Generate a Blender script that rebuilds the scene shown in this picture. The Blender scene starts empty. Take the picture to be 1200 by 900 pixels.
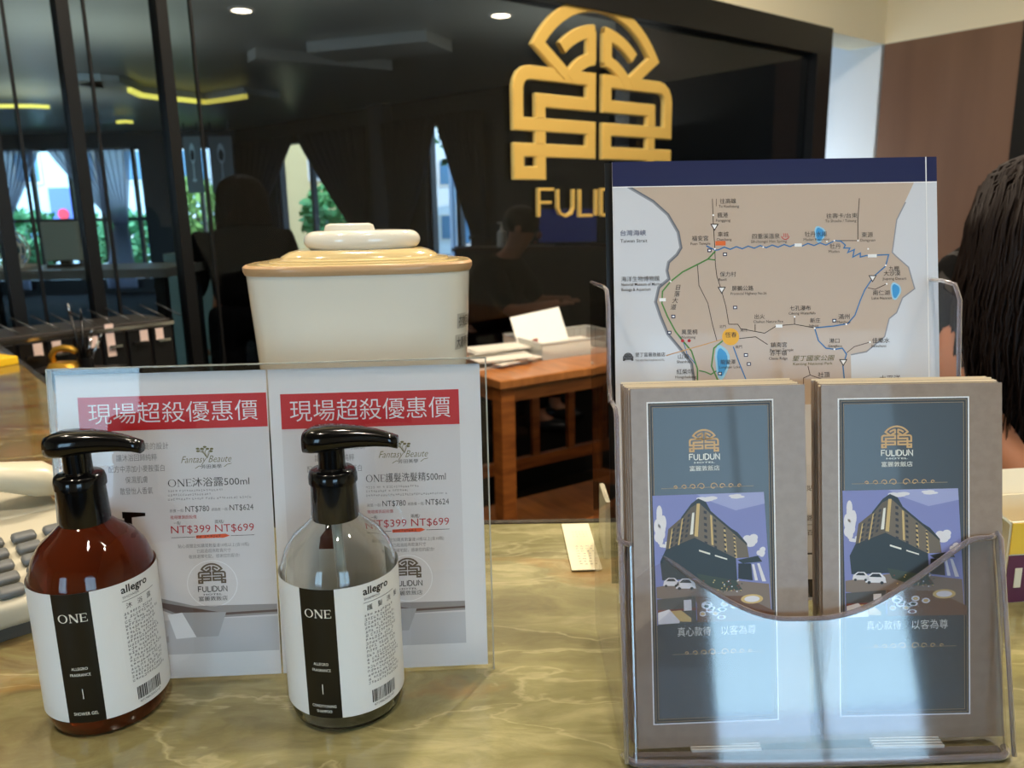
import bpy, bmesh, math, random
from mathutils import Vector, Matrix
random.seed(7)
PI = math.pi
SC = bpy.context.scene
COL = SC.collection

# ------------------------------------------------------------------ camera
F = 930.0; PITCH = math.radians(12.35); ROLL = math.radians(-1.08)
CAMP = Vector((0, 0, 1.32)); TOP = 1.01          # counter top height
fw = Vector((0, math.cos(PITCH), -math.sin(PITCH)))
rt = Vector((1, 0, 0)); up = rt.cross(fw)
RT = rt*math.cos(ROLL) + up*math.sin(ROLL)
UP = -rt*math.sin(ROLL) + up*math.cos(ROLL)
cam_d = bpy.data.cameras.new('camera'); cam = bpy.data.objects.new('camera', cam_d); COL.objects.link(cam)
cam_d.sensor_width = 36; cam_d.lens = 36*F/1200; cam_d.clip_start = 0.02; cam_d.clip_end = 200
m = Matrix.Identity(4)
for i, a in enumerate((RT, UP, -fw)):
    for k in range(3): m[k][i] = a[k]
m.translation = CAMP; cam.matrix_world = m
SC.camera = cam
cam_d.dof.use_dof = True; cam_d.dof.focus_distance = 0.50; cam_d.dof.aperture_fstop = 13.0

def ray(x, y): return RT*((x-600)/F) - UP*((y-450)/F) + fw
def at(x, y, Y):
    d = ray(x, y); return CAMP + d*(Y/d.y)
def atz(x, y, z=TOP):
    d = ray(x, y); return CAMP + d*((z-CAMP.z)/d.z)
def atplane(x, y, p, n):
    d = ray(x, y); return CAMP + d*((p-CAMP).dot(n)/d.dot(n))

# ------------------------------------------------------------------ world, exposure
SC.view_settings.view_transform = 'Standard'; SC.view_settings.look = 'None'
SC.view_settings.exposure = 0.16; SC.view_settings.gamma = 1.0; SC.view_settings.use_curve_mapping = False
w = bpy.data.worlds.new('sky'); SC.world = w; w.use_nodes = True
nt = w.node_tree; nt.nodes.clear()
wo = nt.nodes.new('ShaderNodeOutputWorld'); bg = nt.nodes.new('ShaderNodeBackground')
tc = nt.nodes.new('ShaderNodeTexCoord'); sp = nt.nodes.new('ShaderNodeSeparateXYZ'); cr = nt.nodes.new('ShaderNodeValToRGB')
cr.color_ramp.elements[0].position = 0.0; cr.color_ramp.elements[0].color = (.44, .70, .90, 1)
cr.color_ramp.elements[1].position = 0.6; cr.color_ramp.elements[1].color = (.32, .56, .88, 1)
nt.links.new(tc.outputs['Generated'], sp.inputs[0]); nt.links.new(sp.outputs['Z'], cr.inputs[0])
nt.links.new(cr.outputs[0], bg.inputs[0]); bg.inputs[1].default_value = 9.0
nt.links.new(bg.outputs[0], wo.inputs[0])
sun = bpy.data.lights.new('sun', 'SUN'); sun.energy = 4.0; sun.angle = .02; sun.color = (1, .95, .88)
so = bpy.data.objects.new('sun', sun); COL.objects.link(so); so.rotation_euler = Vector((.30, .62, -.72)).to_track_quat('-Z', 'Y').to_euler()
SC.cycles.max_bounces = 12; SC.cycles.transparent_max_bounces = 24; SC.cycles.transmission_bounces = 10
SC.cycles.sample_clamp_indirect = 4.0; SC.cycles.use_denoising = True

# ------------------------------------------------------------------ helpers
def lin(c):
    r = []
    for v in c[:3]:
        v = v/255.0; r.append(v/12.92 if v <= .04045 else ((v+.055)/1.055)**2.4)
    return (r[0], r[1], r[2], 1)
MATS = {}
def mat(name, rgb, rough=.5, metal=0, trans=0, ior=1.45, coat=0, emit=None, es=0, spec=.5, noise=None, bump=None):
    if name in MATS: return MATS[name]
    m = bpy.data.materials.new(name); m.use_nodes = True; MATS[name] = m
    b = m.node_tree.nodes['Principled BSDF']; N = m.node_tree.nodes; L = m.node_tree.links
    b.inputs['Base Color'].default_value = lin(rgb); b.inputs['Roughness'].default_value = rough
    b.inputs['Metallic'].default_value = metal; b.inputs['Transmission Weight'].default_value = trans
    b.inputs['IOR'].default_value = ior; b.inputs['Coat Weight'].default_value = coat
    b.inputs['Specular IOR Level'].default_value = spec
    if emit: b.inputs['Emission Color'].default_value = lin(emit); b.inputs['Emission Strength'].default_value = es
    if noise or bump:
        t = N.new('ShaderNodeTexCoord')
    if noise:      # (scale, second colour, stretch)
        mp = N.new('ShaderNodeMapping'); mp.inputs['Scale'].default_value = noise[2]
        n = N.new('ShaderNodeTexNoise'); n.inputs['Scale'].default_value = noise[0]; n.inputs['Detail'].default_value = 6
        r = N.new('ShaderNodeValToRGB'); r.color_ramp.elements[0].color = lin(rgb); r.color_ramp.elements[1].color = lin(noise[1])
        r.color_ramp.elements[0].position = .38; r.color_ramp.elements[1].position = .64
        L.new(t.outputs['Object'], mp.inputs[0]); L.new(mp.outputs[0], n.inputs['Vector'])
        L.new(n.outputs[0], r.inputs[0]); L.new(r.outputs[0], b.inputs['Base Color'])
    if bump:
        n2 = N.new('ShaderNodeTexNoise'); n2.inputs['Scale'].default_value = bump[0]
        bp = N.new('ShaderNodeBump'); bp.inputs['Strength'].default_value = bump[1]; bp.inputs['Distance'].default_value = .002
        L.new(t.outputs['Object'], n2.inputs['Vector']); L.new(n2.outputs[0], bp.inputs['Height']); L.new(bp.outputs[0], b.inputs['Normal'])
    return m
def clear_mat(name, tint, ior=1.49, rough=.01, boost=1.0):
    """thin clear sheet: transmits straight through with a tint, mirrors by fresnel"""
    m = bpy.data.materials.new(name); m.use_nodes = True; N = m.node_tree.nodes; L = m.node_tree.links; N.clear()
    o = N.new('ShaderNodeOutputMaterial'); mx = N.new('ShaderNodeMixShader'); t = N.new('ShaderNodeBsdfTransparent')
    g = N.new('ShaderNodeBsdfGlossy'); f = N.new('ShaderNodeFresnel'); mu = N.new('ShaderNodeMath'); mu.operation = 'MULTIPLY'
    mu.use_clamp = True
    t.inputs[0].default_value = tint; g.inputs['Roughness'].default_value = rough; f.inputs[0].default_value = ior
    mu.inputs[1].default_value = boost
    ge = N.new('ShaderNodeNewGeometry'); iv = N.new('ShaderNodeMath'); iv.operation = 'SUBTRACT'; iv.inputs[0].default_value = 1; L.new(ge.outputs['Backfacing'], iv.inputs[1])
    m2 = N.new('ShaderNodeMath'); m2.operation = 'MULTIPLY'; L.new(mu.outputs[0], m2.inputs[0]); L.new(iv.outputs[0], m2.inputs[1])
    L.new(f.outputs[0], mu.inputs[0]); L.new(m2.outputs[0], mx.inputs[0]); L.new(t.outputs[0], mx.inputs[1]); L.new(g.outputs[0], mx.inputs[2])
    L.new(mx.outputs[0], o.inputs[0]); return m

def link(name, me, mt=None, parent=None, smooth=False):
    o = bpy.data.objects.new(name, me); COL.objects.link(o)
    if mt is not None:
        for a in (mt if isinstance(mt, (list, tuple)) else [mt]): me.materials.append(a)
    if parent is not None: o.parent = parent
    if smooth:
        for p in me.polygons: p.use_smooth = True
    return o
def pyd(name, vs, fs, mt=None, parent=None, smooth=False):
    me = bpy.data.meshes.new(name); me.from_pydata([tuple(v) for v in vs], [], fs); me.update()
    return link(name, me, mt, parent, smooth)
def frombm(name, bm, mt=None, parent=None, smooth=False):
    me = bpy.data.meshes.new(name); bmesh.ops.recalc_face_normals(bm, faces=bm.faces); bm.to_mesh(me); bm.free()
    return link(name, me, mt, parent, smooth)
def tag(o, label=None, cat=None, group=None, kind=None):
    if label: o['label'] = label
    if cat: o['category'] = cat
    if group: o['group'] = group
    if kind: o['kind'] = kind
    return o
def empty(name, loc=(0, 0, 0), label=None, cat=None, group=None, rz=0):
    o = bpy.data.objects.new(name, None); COL.objects.link(o); o.location = loc; o.rotation_euler = (0, 0, rz)
    o.empty_display_size = .05
    return tag(o, label, cat, group)
def copy_tree(o, parent=None):
    c = o.copy(); COL.objects.link(c)
    if parent is not None: c.parent = parent
    for ch in [x for x in bpy.data.objects if x.parent == o and x != c]: copy_tree(ch, c)
    return c
def addbox(bm, c, s, rot=None, bev=0, seg=2):
    r = bmesh.ops.create_cube(bm, size=1)['verts']
    M = Matrix.Translation(Vector(c)) @ (rot.to_4x4() if rot is not None else Matrix.Identity(4)) @ Matrix.Diagonal((s[0], s[1], s[2], 1))
    bmesh.ops.transform(bm, matrix=M, verts=r)
    if bev:
        es = list({e for v in r for e in v.link_edges})
        bmesh.ops.bevel(bm, geom=es, offset=bev, segments=seg, affect='EDGES', profile=.5)
def box(name, c, s, mt, parent=None, rz=0, bev=0, rot=None, seg=2):
    bm = bmesh.new(); R = rot if rot is not None else Matrix.Rotation(rz, 3, 'Z')
    addbox(bm, c, s, R, bev, seg); return frombm(name, bm, mt, parent)
def lathe(name, prof, mt, parent=None, n=48, cx=0, cy=0, closed=False):
    vs = []; fs = []; k = len(prof)
    for i in range(n):
        a = 2*PI*i/n
        for r, z in prof: vs.append((cx+r*math.cos(a), cy+r*math.sin(a), z))
    for i in range(n):
        j = (i+1) % n
        for q in range(k if closed else k-1):
            q2 = (q+1) % k
            fs.append((i*k+q, j*k+q, j*k+q2, i*k+q2))
    o = pyd(name, vs, fs, mt, parent, True)
    bm = bmesh.new(); bm.from_mesh(o.data); bmesh.ops.remove_doubles(bm, verts=bm.verts, dist=1e-6)
    bmesh.ops.dissolve_degenerate(bm, edges=bm.edges, dist=1e-7)
    bmesh.ops.recalc_face_normals(bm, faces=bm.faces); bm.to_mesh(o.data); bm.free(); o.data.set_sharp_from_angle(angle=math.radians(38)); return o
def tubemesh(pts, rad, n=8, close=False, flat=1.0):
    pts = [Vector(p) for p in pts]; vs = []; fs = []; m_ = len(pts)
    rad = rad if isinstance(rad, (list, tuple)) else [rad]*m_
    ref = None
    for i, p in enumerate(pts):
        if close: t = pts[(i+1) % m_] - pts[i-1]
        else: t = pts[min(i+1, m_-1)] - pts[max(i-1, 0)]
        t.normalize()
        if ref is None: ref = Vector((0, 0, 1)) if abs(t.z) < .9 else Vector((1, 0, 0))
        a = t.cross(ref); a.normalize(); b = a.cross(t); b.normalize(); ref = b
        for k in range(n):
            th = 2*PI*k/n; vs.append(p + a*math.cos(th)*rad[i] + b*math.sin(th)*rad[i]*flat)
    for i in range(m_ if close else m_-1):
        j = (i+1) % m_
        for k in range(n):
            k2 = (k+1) % n; fs.append((i*n+k, i*n+k2, j*n+k2, j*n+k))
    if not close: fs.append(tuple(range(n))[::-1]); fs.append(tuple((m_-1)*n+k for k in range(n)))
    return vs, fs
def tube(name, pts, rad, mt, parent=None, n=8, close=False, flat=1.0):
    vs, fs = tubemesh(pts, rad, n, close, flat); return pyd(name, vs, fs, mt, parent, True)
def prism(name, poly, z0, z1, mt, parent=None):
    n = len(poly); vs = [(p[0], p[1], z0) for p in poly] + [(p[0], p[1], z1) for p in poly]
    fs = [tuple(range(n))[::-1], tuple(range(n, 2*n))] + [(i, (i+1) % n, n+(i+1) % n, n+i) for i in range(n)]
    bm = bmesh.new(); bv = [bm.verts.new(v) for v in vs]
    for f_ in fs: bm.faces.new([bv[i] for i in f_])
    return frombm(name, bm, mt, parent)
def seg_wall(name, P, Q, z0, z1, th, mt, parent=None):
    """upright slab between ground points P and Q; thickness goes away from the camera side"""
    P = Vector((P[0], P[1])); Q = Vector((Q[0], Q[1])); d = (Q-P).normalized(); n = Vector((-d.y, d.x))*th
    return prism(name, [P, Q, Q+n, P+n], z0, z1, mt, parent)
def struct(o): o['kind'] = 'structure'; return o

# flat print: 2-D shapes collected per material into one mesh
TXT = {}
def textmesh(s, res=2, off=0.0):
    k = (s, res, off)
    if k in TXT: return TXT[k]
    c = bpy.data.curves.new('t', 'FONT'); c.body = s; c.resolution_u = res; c.offset = off
    o = bpy.data.objects.new('t', c); COL.objects.link(o)
    me = bpy.data.meshes.new_from_object(o)
    r = ([(v.co.x, v.co.y) for v in me.vertices], [tuple(p.vertices) for p in me.polygons])
    bpy.data.objects.remove(o); bpy.data.curves.remove(c); bpy.data.meshes.remove(me)
    TXT[k] = r; return r
class Art:
    def __init__(s, map3=None): s.v = []; s.f = []; s.mi = []; s.m = []; s.map3 = map3 or (lambda u, v, h: (u, v, h)); s.dh = 5e-5
    def _m(s, mt):
        if mt not in s.m: s.m.append(mt)
        return s.m.index(mt)
    def add(s, pts, fs, mt, L=1):
        b = len(s.v); i = s._m(mt)
        s.v += [s.map3(p[0], p[1], L*s.dh) for p in pts]
        for f_ in fs: s.f.append(tuple(b+k for k in f_)); s.mi.append(i)
    def poly(s, pts, mt, L=1): s.add(pts, [tuple(range(len(pts)))], mt, L)
    def rect(s, u0, v0, u1, v1, mt, L=1, nx=1):
        p = []
        for i in range(nx+1):
            u = u0+(u1-u0)*i/nx; p += [(u, v0), (u, v1)]
        s.add(p, [(2*i, 2*i+2, 2*i+3, 2*i+1) for i in range(nx)], mt, L)
    def line(s, pts, wd, mt, L=1, closed=False):
        P = [Vector(p) for p in pts]; n = len(P); vs = []
        for i in range(n):
            a = P[i-1] if (i > 0 or closed) else None; b = P[(i+1) % n] if (i < n-1 or closed) else None
            d1 = (P[i]-a).normalized() if a is not None else (b-P[i]).normalized()
            d2 = (b-P[i]).normalized() if b is not None else d1
            t = d1+d2
            if t.length < 1e-6: t = d1
            t.normalize(); nn = Vector((-t.y, t.x)); c = max(.4, nn.dot(Vector((-d1.y, d1.x))))
            vs += [P[i]+nn*wd/2/c, P[i]-nn*wd/2/c]
        fs = [(2*i+1, 2*((i+1) % n)+1, 2*((i+1) % n), 2*i) for i in range(n if closed else n-1)]
        s.add([(v.x, v.y) for v in vs], fs, mt, L)
    def ell(s, c, a, b, mt, L=1, n=24): s.poly([(c[0]+a*math.cos(2*PI*i/n), c[1]+b*math.sin(2*PI*i/n)) for i in range(n)], mt, L)
    def text(s, t, u, v, size, mt, L=2, align='l', sx=1.0, shear=0, res=2, off=0.0, width=None, rot=0):
        vs, fs = textmesh(t, res, off)
        if not vs: return
        x0 = min(p[0] for p in vs); x1 = max(p[0] for p in vs)
        k = size*sx
        if width: k = width/(x1-x0)
        o = {'l': -x0, 'c': -(x0+x1)/2, 'r': -x1}[align]
        cr_, sr_ = math.cos(rot), math.sin(rot); pts = []
        for p in vs:
            a = (p[0]+o)*k+shear*p[1]*size; b = p[1]*size
            pts.append((u+a*cr_-b*sr_, v+a*sr_+b*cr_))
        s.add(pts, fs, mt, L)
    def dashes(s, u, v, wd, h, mt, L=2, unit=1.0, gap=.22):
        """one line of print too small to read: a row of little marks"""
        x = u
        while x < u+wd-h*.3:
            q = min(h*unit*random.uniform(.75, 1.0), u+wd-x); k = random.sample(range(6), 3)
            for j in k:
                if j < 3: s.rect(x+q*.05*j, v+h*(.02+.38*j), x+q*random.uniform(.7, .95), v+h*(.2+.38*j), mt, L)
                else: s.rect(x+q*(.3*(j-3)), v+h*random.uniform(0, .3), x+q*(.3*(j-3)+.16), v+h*random.uniform(.75, 1), mt, L)
            x += q+h*gap*(1 if random.random() < .9 else 4)
    def build(s, name, parent): 
        me = bpy.data.meshes.new(name); me.from_pydata(s.v, [], s.f)
        for a in s.m: me.materials.append(a)
        for p, i in zip(me.polygons, s.mi): p.material_index = i
        me.update(); return link(name, me, None, parent)

def arc(cx, cy, r, a0, a1, n=14): return [(cx+r*math.sin(math.radians(a0+(a1-a0)*i/n)), cy+r*math.cos(math.radians(a0+(a1-a0)*i/n))) for i in range(n+1)]
def emblem_paths():
    out = []
    for sg in (-1, 1):
        q = .13
        A = [(.098, .85)] + [(.945-q+q*math.sin(t), .85-q+q*math.cos(t)) for t in [0, .4, .8, 1.2, 1.5708]] + \
            [(.945, .445), (.098, .445), (.098, .24), (.945, .24), (.945, .055), (.70, .055), (.70, .19)]
        out.append(([(sg*x, y) for x, y in A], False))
        out.append(([(sg*.098, .85), (sg*.098, .64), (sg*.70, .64), (sg*.70, .50)], False)); out.append(([(sg*.70, .39), (sg*.70, .295)], False)); out.append(([(sg*.098, .905), (sg*.098, .80)], False))
        out.append(([(sg*x, y) for x, y in arc(0, .575, .67, 5, 42)], False))
        out.append(([(sg*x, y) for x, y in arc(0, .575, .45, 8, 54)], False))
        out.append(([(sg*.098, 1.24), (sg*.098, 1.0)], False))
    o = arc(0, .575, .88, -55, 55, 28)
    e = [(.88*.54*math.sin(math.radians(a)), .575+.88*.44*math.cos(math.radians(a))) for a in (55,)][0]
    out.append(([(-.40, .86)] + o + [(.40, .86)], False))
    return out
FUL = {'F': [[(0, 0), (0, 1), (.55, 1)], [(0, .52), (.45, .52)]],
       'U': [[(0, 1), (0, .3), (.08, .1), (.3, 0), (.52, .1), (.6, .3), (.6, 1)]],
       'L': [[(0, 1), (0, 0), (.5, 0)]], 'I': [[(0, 0), (0, 1)]],
       'D': [[(0, 0), (0, 1), (.3, 1), (.55, .85), (.65, .5), (.55, .15), (.3, 0), (0, 0)]],
       'N': [[(0, 0), (0, 1), (.6, 0), (.6, 1)]]}
FULX = [('F', 0), ('U', .72), ('L', 1.58), ('I', 2.25), ('D', 2.47), ('U', 3.34), ('N', 4.18)]; FULW = 4.78
def art_emblem(A, u, v, hw, mt, L=2, tw=.115, ref=None):
    for p, c in emblem_paths(): A.line([(u+x*hw, v+y*hw) for x, y in p], tw*hw, mt, L, c)
def art_fulidun(A, u, v, width, h, mt, L=2, tw=.1):
    k = width/FULW
    for ch, x in FULX:
        for pl in FUL[ch]: A.line([(u-width/2+(x+a)*k, v+b*h) for a, b in pl], tw*h*1.3, mt, L)
SER = {'O': None, 'N': [([(.06, 0), (.06, 1)], .07), ([(.06, 1), (.72, 0)], .17), ([(.72, 0), (.72, 1)], .07), ([(-.06, .985), (.16, .985)], .05), ([(-.06, .015), (.18, .015)], .05), ([(.6, .985), (.85, .985)], .05)],
       'E': [([(.1, 0), (.1, 1)], .15), ([(-.02, .98), (.62, .98)], .055), ([(-.02, .02), (.64, .02)], .055), ([(.1, .51), (.5, .51)], .05), ([(.62, .98), (.62, .78)], .05), ([(.65, .02), (.65, .24)], .05), ([(.5, .62), (.5, .4)], .05)]}
def art_one(A, u, v, width, h, mt, L=2, weight=1.0):
    """the word ONE in roman capitals with thick and thin strokes"""
    k = width/2.75; n = 28
    pts = []
    for i in range(n):
        a = 2*PI*i/n; pts += [(u+k*(.48+.48*math.cos(a)), v+h*(.5+.52*math.sin(a))), (u+k*(.48+(.48-.15*weight)*math.cos(a)), v+h*(.5+(.52-.06*weight)*math.sin(a)))]
    A.add(pts, [(2*i, 2*((i+1) % n), 2*((i+1) % n)+1, 2*i+1) for i in range(n)], mt, L)
    for ch, x0 in (('N', 1.15), ('E', 2.12)):
        for pl, t in SER[ch]: A.line([(u+k*(x0+a), v+h*b) for a, b in pl], t*k*weight, mt, L)

class Sheet:
    """a flat sheet standing in the scene: origin bottom-left, axes U (right), V (up the sheet), N (to the front)"""
    def __init__(s, BL, BR, TL):
        s.o = Vector(BL); s.U = (Vector(BR)-s.o).normalized(); v = Vector(TL)-s.o; s.V = (v-s.U*v.dot(s.U)).normalized()
        s.N = s.U.cross(s.V); s.W = (Vector(BR)-s.o).length; s.H = v.dot(s.V)
        s.M = Matrix(((s.U.x, s.V.x, s.N.x, s.o.x), (s.U.y, s.V.y, s.N.y, s.o.y), (s.U.z, s.V.z, s.N.z, s.o.z), (0, 0, 0, 1)))
    def uv(s, x, y):
        p = atplane(x, y, s.o, s.N)-s.o; return (p.dot(s.U), p.dot(s.V))

# ------------------------------------------------------------------ common materials
M_black = mat('black_paint', (14, 14, 15), .35)
M_cream = mat('cream_paint', (236, 226, 196), .6)
M_paper = mat('paper', (226, 224, 222), .45)
M_acr = clear_mat('clear_acrylic', (.965, .965, .97, 1), 1.49, .01, 1.0)
M_acr_panel = clear_mat('clear_front_acrylic', (.93, .93, .95, 1), 1.49, .06, 2.9)
M_edge = mat('acrylic_edge', (182, 174, 182), .10, trans=.75, ior=1.2)
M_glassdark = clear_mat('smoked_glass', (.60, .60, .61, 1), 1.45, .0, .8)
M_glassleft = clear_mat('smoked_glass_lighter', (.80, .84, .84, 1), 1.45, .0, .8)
M_gold = mat('gold', (222, 184, 98), .34, metal=.4)
M_goldedge = mat('gold_edge', (246, 220, 140), .25, metal=.3)

# ================================================================== ROOM SHELL
TH = math.radians(39.0)
wp = at(695, 250, 4.0); WP = Vector((wp.x, wp.y, 0)); WD = Vector((math.cos(TH), math.sin(TH), 0)); WN = Vector((WD.y, -WD.x, 0))
def on_wall(x, y):                      # point of the glass wall plane seen at this pixel
    return atplane(x, y, WP, WN)
def wx(px, y=250):                      # distance along the wall
    return (on_wall(px, y)-WP).dot(WD)
def wpt(t, z=0, off=0): return WP + WD*t + WN*off + Vector((0, 0, z))
GT = on_wall(960, 34).z                 # top of the glass frame
xR = wx(962, 100); xC = wx(1036, 60); xL = -4.6
M_floor = mat('dark_floor', (22, 19, 17), .8, spec=.05, noise=(3, (28, 24, 21), (1, 1, 1)))
struct(box('floor', (0, 5, -.05), (30, 34, .1), M_floor))
M_ceil = mat('white_ceiling', (214, 214, 206), .7)
CEIL = 3.35

def rwall(name, t0, t1, z0, z1, off0, off1, mt):   # box in wall axes
    a = wpt(t0, 0, off0); b = wpt(t1, 0, off0); c = wpt(t1, 0, off1); d = wpt(t0, 0, off1)
    return prism(name, [(a.x, a.y), (b.x, b.y), (c.x, c.y), (d.x, d.y)], z0, z1, mt)
# cream wall above the glass partition, and above the brown panel
struct(rwall('wall_soffit', xL-1.5, xC, GT+.0, CEIL, 0.0, -.25, M_cream))
struct(rwall('wall_back', xC, xC+.25, GT, CEIL, 0, 3.2, M_cream))
# brown panel wall running towards the viewer
bend = (atplane(1190, 120, wpt(xC), WD)-wpt(xC)).dot(WN)
M_brown = mat('brown_panel', (124, 94, 76), .35, noise=(4, (112, 84, 68), (1, 1, .1)))
struct(rwall('wall_right', xC, xC+.25, 0, GT, 0.0, bend, M_brown))
struct(rwall('trim_1', xC-.01, xC+.25, 0, GT, bend, bend+.10, M_black))
struct(rwall('wall_side', xC, xC+.25, 0, GT, bend+.1, 3.2, mat('dark_green_panel', (30, 34, 28), .5)))
# white passage behind the gap between partition and brown panel
M_pale = mat('pale_wall', (222, 228, 232), .6)
struct(rwall('wall_passage', xC, xC+.2, 0, 2.9, -.02, -1.6, M_pale))
struct(rwall('wall_passage_end', xR-.02, xC+.2, 0, 2.9, -1.6, -1.75, M_pale))
struct(rwall('ceiling_passage', xR, xC+.2, GT+.06, GT+.14, -.26, -1.6, mat('pale_soffit', (190, 206, 222), .6)))
struct(rwall('wall_passage_side', xR-.02, xR+.03, 0, 2.75, -.07, -1.75, M_black))
# lobby shell behind and beside the viewer: with a tall window bay in the wall behind
for nm, a, b in (('wall_left', (-5.2, -4.2), (-5.2, 2.0)), ('wall_lobby_right', (4.2, 3.9), (4.2, -4.2))):
    struct(seg_wall(nm, a, b, 0, CEIL, .12, M_cream))
yb = -4.2
wins = ((-3.3, -1.9), (.90, 2.70))
xs_ = [-5.2, wins[0][0], wins[0][1], wins[1][0], wins[1][1], 4.2]
for i in (0, 2, 4): struct(box('wall_rear', ((xs_[i]+xs_[i+1])/2, yb, CEIL/2), (xs_[i+1]-xs_[i], .15, CEIL), M_cream))
for i, (a, b) in enumerate(wins):
    struct(box('wall_rear_head', ((a+b)/2, yb, 2.95), (b-a, .15, .8), M_cream))
    for x in (a+.02, (a+b)/2, b-.02): struct(box('window_frame', (x, yb, 1.275), (.035, .06, 2.55), M_black))
    pl = bpy.data.lights.new('window_portal', 'AREA'); pl.shape = 'RECTANGLE'; pl.size = b-a; pl.size_y = 2.5; pl.cycles.is_portal = True
    po = bpy.data.objects.new('window_portal', pl); COL.objects.link(po); po.location = ((a+b)/2, yb-.02, 1.28); po.rotation_euler = (PI/2, 0, PI)
struct(box('ceiling', (-.4, 1.2, CEIL+.05), (12, 11.2, .1), M_ceil))
struct(box('ground_outside', (0, -14, -.06), (40, 19, .1), mat('pale_pavement', (232, 234, 234), .8)))

# smoked glass partition: panels, mullions, frame
part = empty('glass_partition', wpt(0), 'tall smoked glass partition with black mullions behind the counter', 'partition')
def rchild(name, t0, t1, z0, z1, o0, o1, mt, parent):
    o = rwall(name, t0, t1, z0, z1, o0, o1, mt); o.parent = parent; o.matrix_parent_inverse = Matrix.Translation(-parent.location); return o
posts = [wx(88, 150), wx(200, 150)]
joints = [wx(30, 200), wx(115, 150), wx(236, 150)]
rchild('frame', xL, xR, GT-.16, GT, .06, -.06, M_black, part)
rchild('frame', xR-.16, xR, 0, GT-.16, .06, -.06, M_black, part)
rchild('frame', xL, xR-.16, 0, .12, .05, -.05, M_black, part)
pw = .035
for t in posts + [wx(4, 250)]: rchild('mullion', t-pw/2, t+pw/2, .12, GT-.16, .04, -.04, M_black, part)
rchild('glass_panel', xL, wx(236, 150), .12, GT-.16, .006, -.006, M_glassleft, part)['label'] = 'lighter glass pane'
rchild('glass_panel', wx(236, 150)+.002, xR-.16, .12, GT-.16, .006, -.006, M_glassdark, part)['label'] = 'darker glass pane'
for t in joints: rchild('joint', t-.004, t+.004, .12, GT-.16, .009, -.009, M_black, part)

# ---------------- emblem and letters on the glass
def solid(name, paths, wd, depth, mt, parent, rim):
    """raised strokes with a chamfered bright rim"""
    A = Art(); A.dh = 1
    for i, (p, c) in enumerate(paths):
        A.line(p, wd, mt, depth+i*2.5e-4, c)
    bm = bmesh.new()
    vs = [bm.verts.new(v) for v in A.v]
    for f_ in A.f: bm.faces.new([vs[i] for i in f_])
    r = bmesh.ops.extrude_face_region(bm, geom=bm.faces[:])
    bmesh.ops.translate(bm, vec=(0, 0, -depth), verts=[g for g in r['geom'] if isinstance(g, bmesh.types.BMVert)])
    o = frombm(name, bm, mt, parent)
    R = Art(); R.dh = 1
    for i, (p, c) in enumerate(paths): R.line(p, wd*1.14, rim, depth*.8+i*2e-4, c)
    bm = bmesh.new(); vs = [bm.verts.new(v) for v in R.v]
    for f_ in R.f: bm.faces.new([vs[i] for i in f_])
    r = bmesh.ops.extrude_face_region(bm, geom=bm.faces[:])
    bmesh.ops.translate(bm, vec=(0, 0, -depth*.6), verts=[g for g in r['geom'] if isinstance(g, bmesh.types.BMVert)])
    frombm('rim', bm, rim, o); return o
def wall_matrix(p): return Matrix(((WD.x, 0, WN.x, p.x), (WD.y, 0, WN.y, p.y), (0, 1, 0, p.z), (0, 0, 0, 1)))
eb = on_wall(695, 212); et = on_wall(690, 1)
hwE = (et.z-eb.z)/1.50
em = empty('wall_emblem', label='large gold arched maze-like emblem mounted high on the smoked glass', cat='emblem')
eb.z -= .0; em.matrix_world = wall_matrix(eb + WN*.012)
hwx = (on_wall(780, 150)-on_wall(596, 150)).length/2
paths = emblem_paths()
solid('stroke_work', [([(x*hwx, y*hwE) for x, y in p], c) for p, c in paths], .098*hwx, .03, M_gold, em, M_goldedge)
l0 = on_wall(627, 254); l1 = on_wall(627, 222); hL = l1.z-l0.z
wL = (on_wall(712, 254)-l0).length/2.85*FULW*.98
lt = empty('wall_lettering', label='thin gold capital letters in a row under the gold emblem', cat='lettering')
lt.matrix_world = wall_matrix(l0 + WN*.012)
k = wL/FULW
for ch, x in FULX:
    solid('letter', [([((x+a)*k, b*hL) for a, b in pl_], False) for pl_ in FUL[ch]], .008+hL*.03, .02, M_gold, lt, M_goldedge)

# ================================================================== LOBBY LIGHTS
def downlight(x, y, z, power, label, r=.06, color=(1, .86, .68), spot=True):
    e = empty('ceiling_downlight', (x, y, z), label, 'light', 'recessed round ceiling lights')
    lathe('trim_ring', [(r, 0), (r*1.35, 0), (r*1.35, -.01), (r, -.012)], mat('white_metal', (225, 225, 220), .4), e, 24, closed=True)
    lathe('lamp_disc', [(0, -.004), (r, -.004)], mat('lamp_glow', (255, 244, 220), .5, emit=(255, 240, 205), es=18), e, 24)
    l = bpy.data.lights.new('downlight', 'AREA'); l.shape = 'DISK'; l.size = r*2; l.energy = power; l.color = color; l.spread = PI
    o = bpy.data.objects.new('lamp', l); COL.objects.link(o); o.parent = e; o.location = (0, 0, -.02)
    return e
for x, y, p, lb_ in ((-.9, .1, 20, 'above the telephone'), (.15, -.35, 20, 'above the viewer'), (1.1, .2, 16, 'right of the brochure holder'), (-.35, 1.35, 20, 'above the work area'), (.75, 2.3, 66, 'above the wooden table'), (1.9, 2.9, 34, 'added near the brown wall panel to brighten the soffit'), (-1.6, 1.3, 10, 'above the drawer organizer')):  # the one by the brown panel is added to brighten the cream soffit
    downlight(x, y, CEIL, p, 'recessed round downlight in the lobby ceiling, %s' % lb_)

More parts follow.
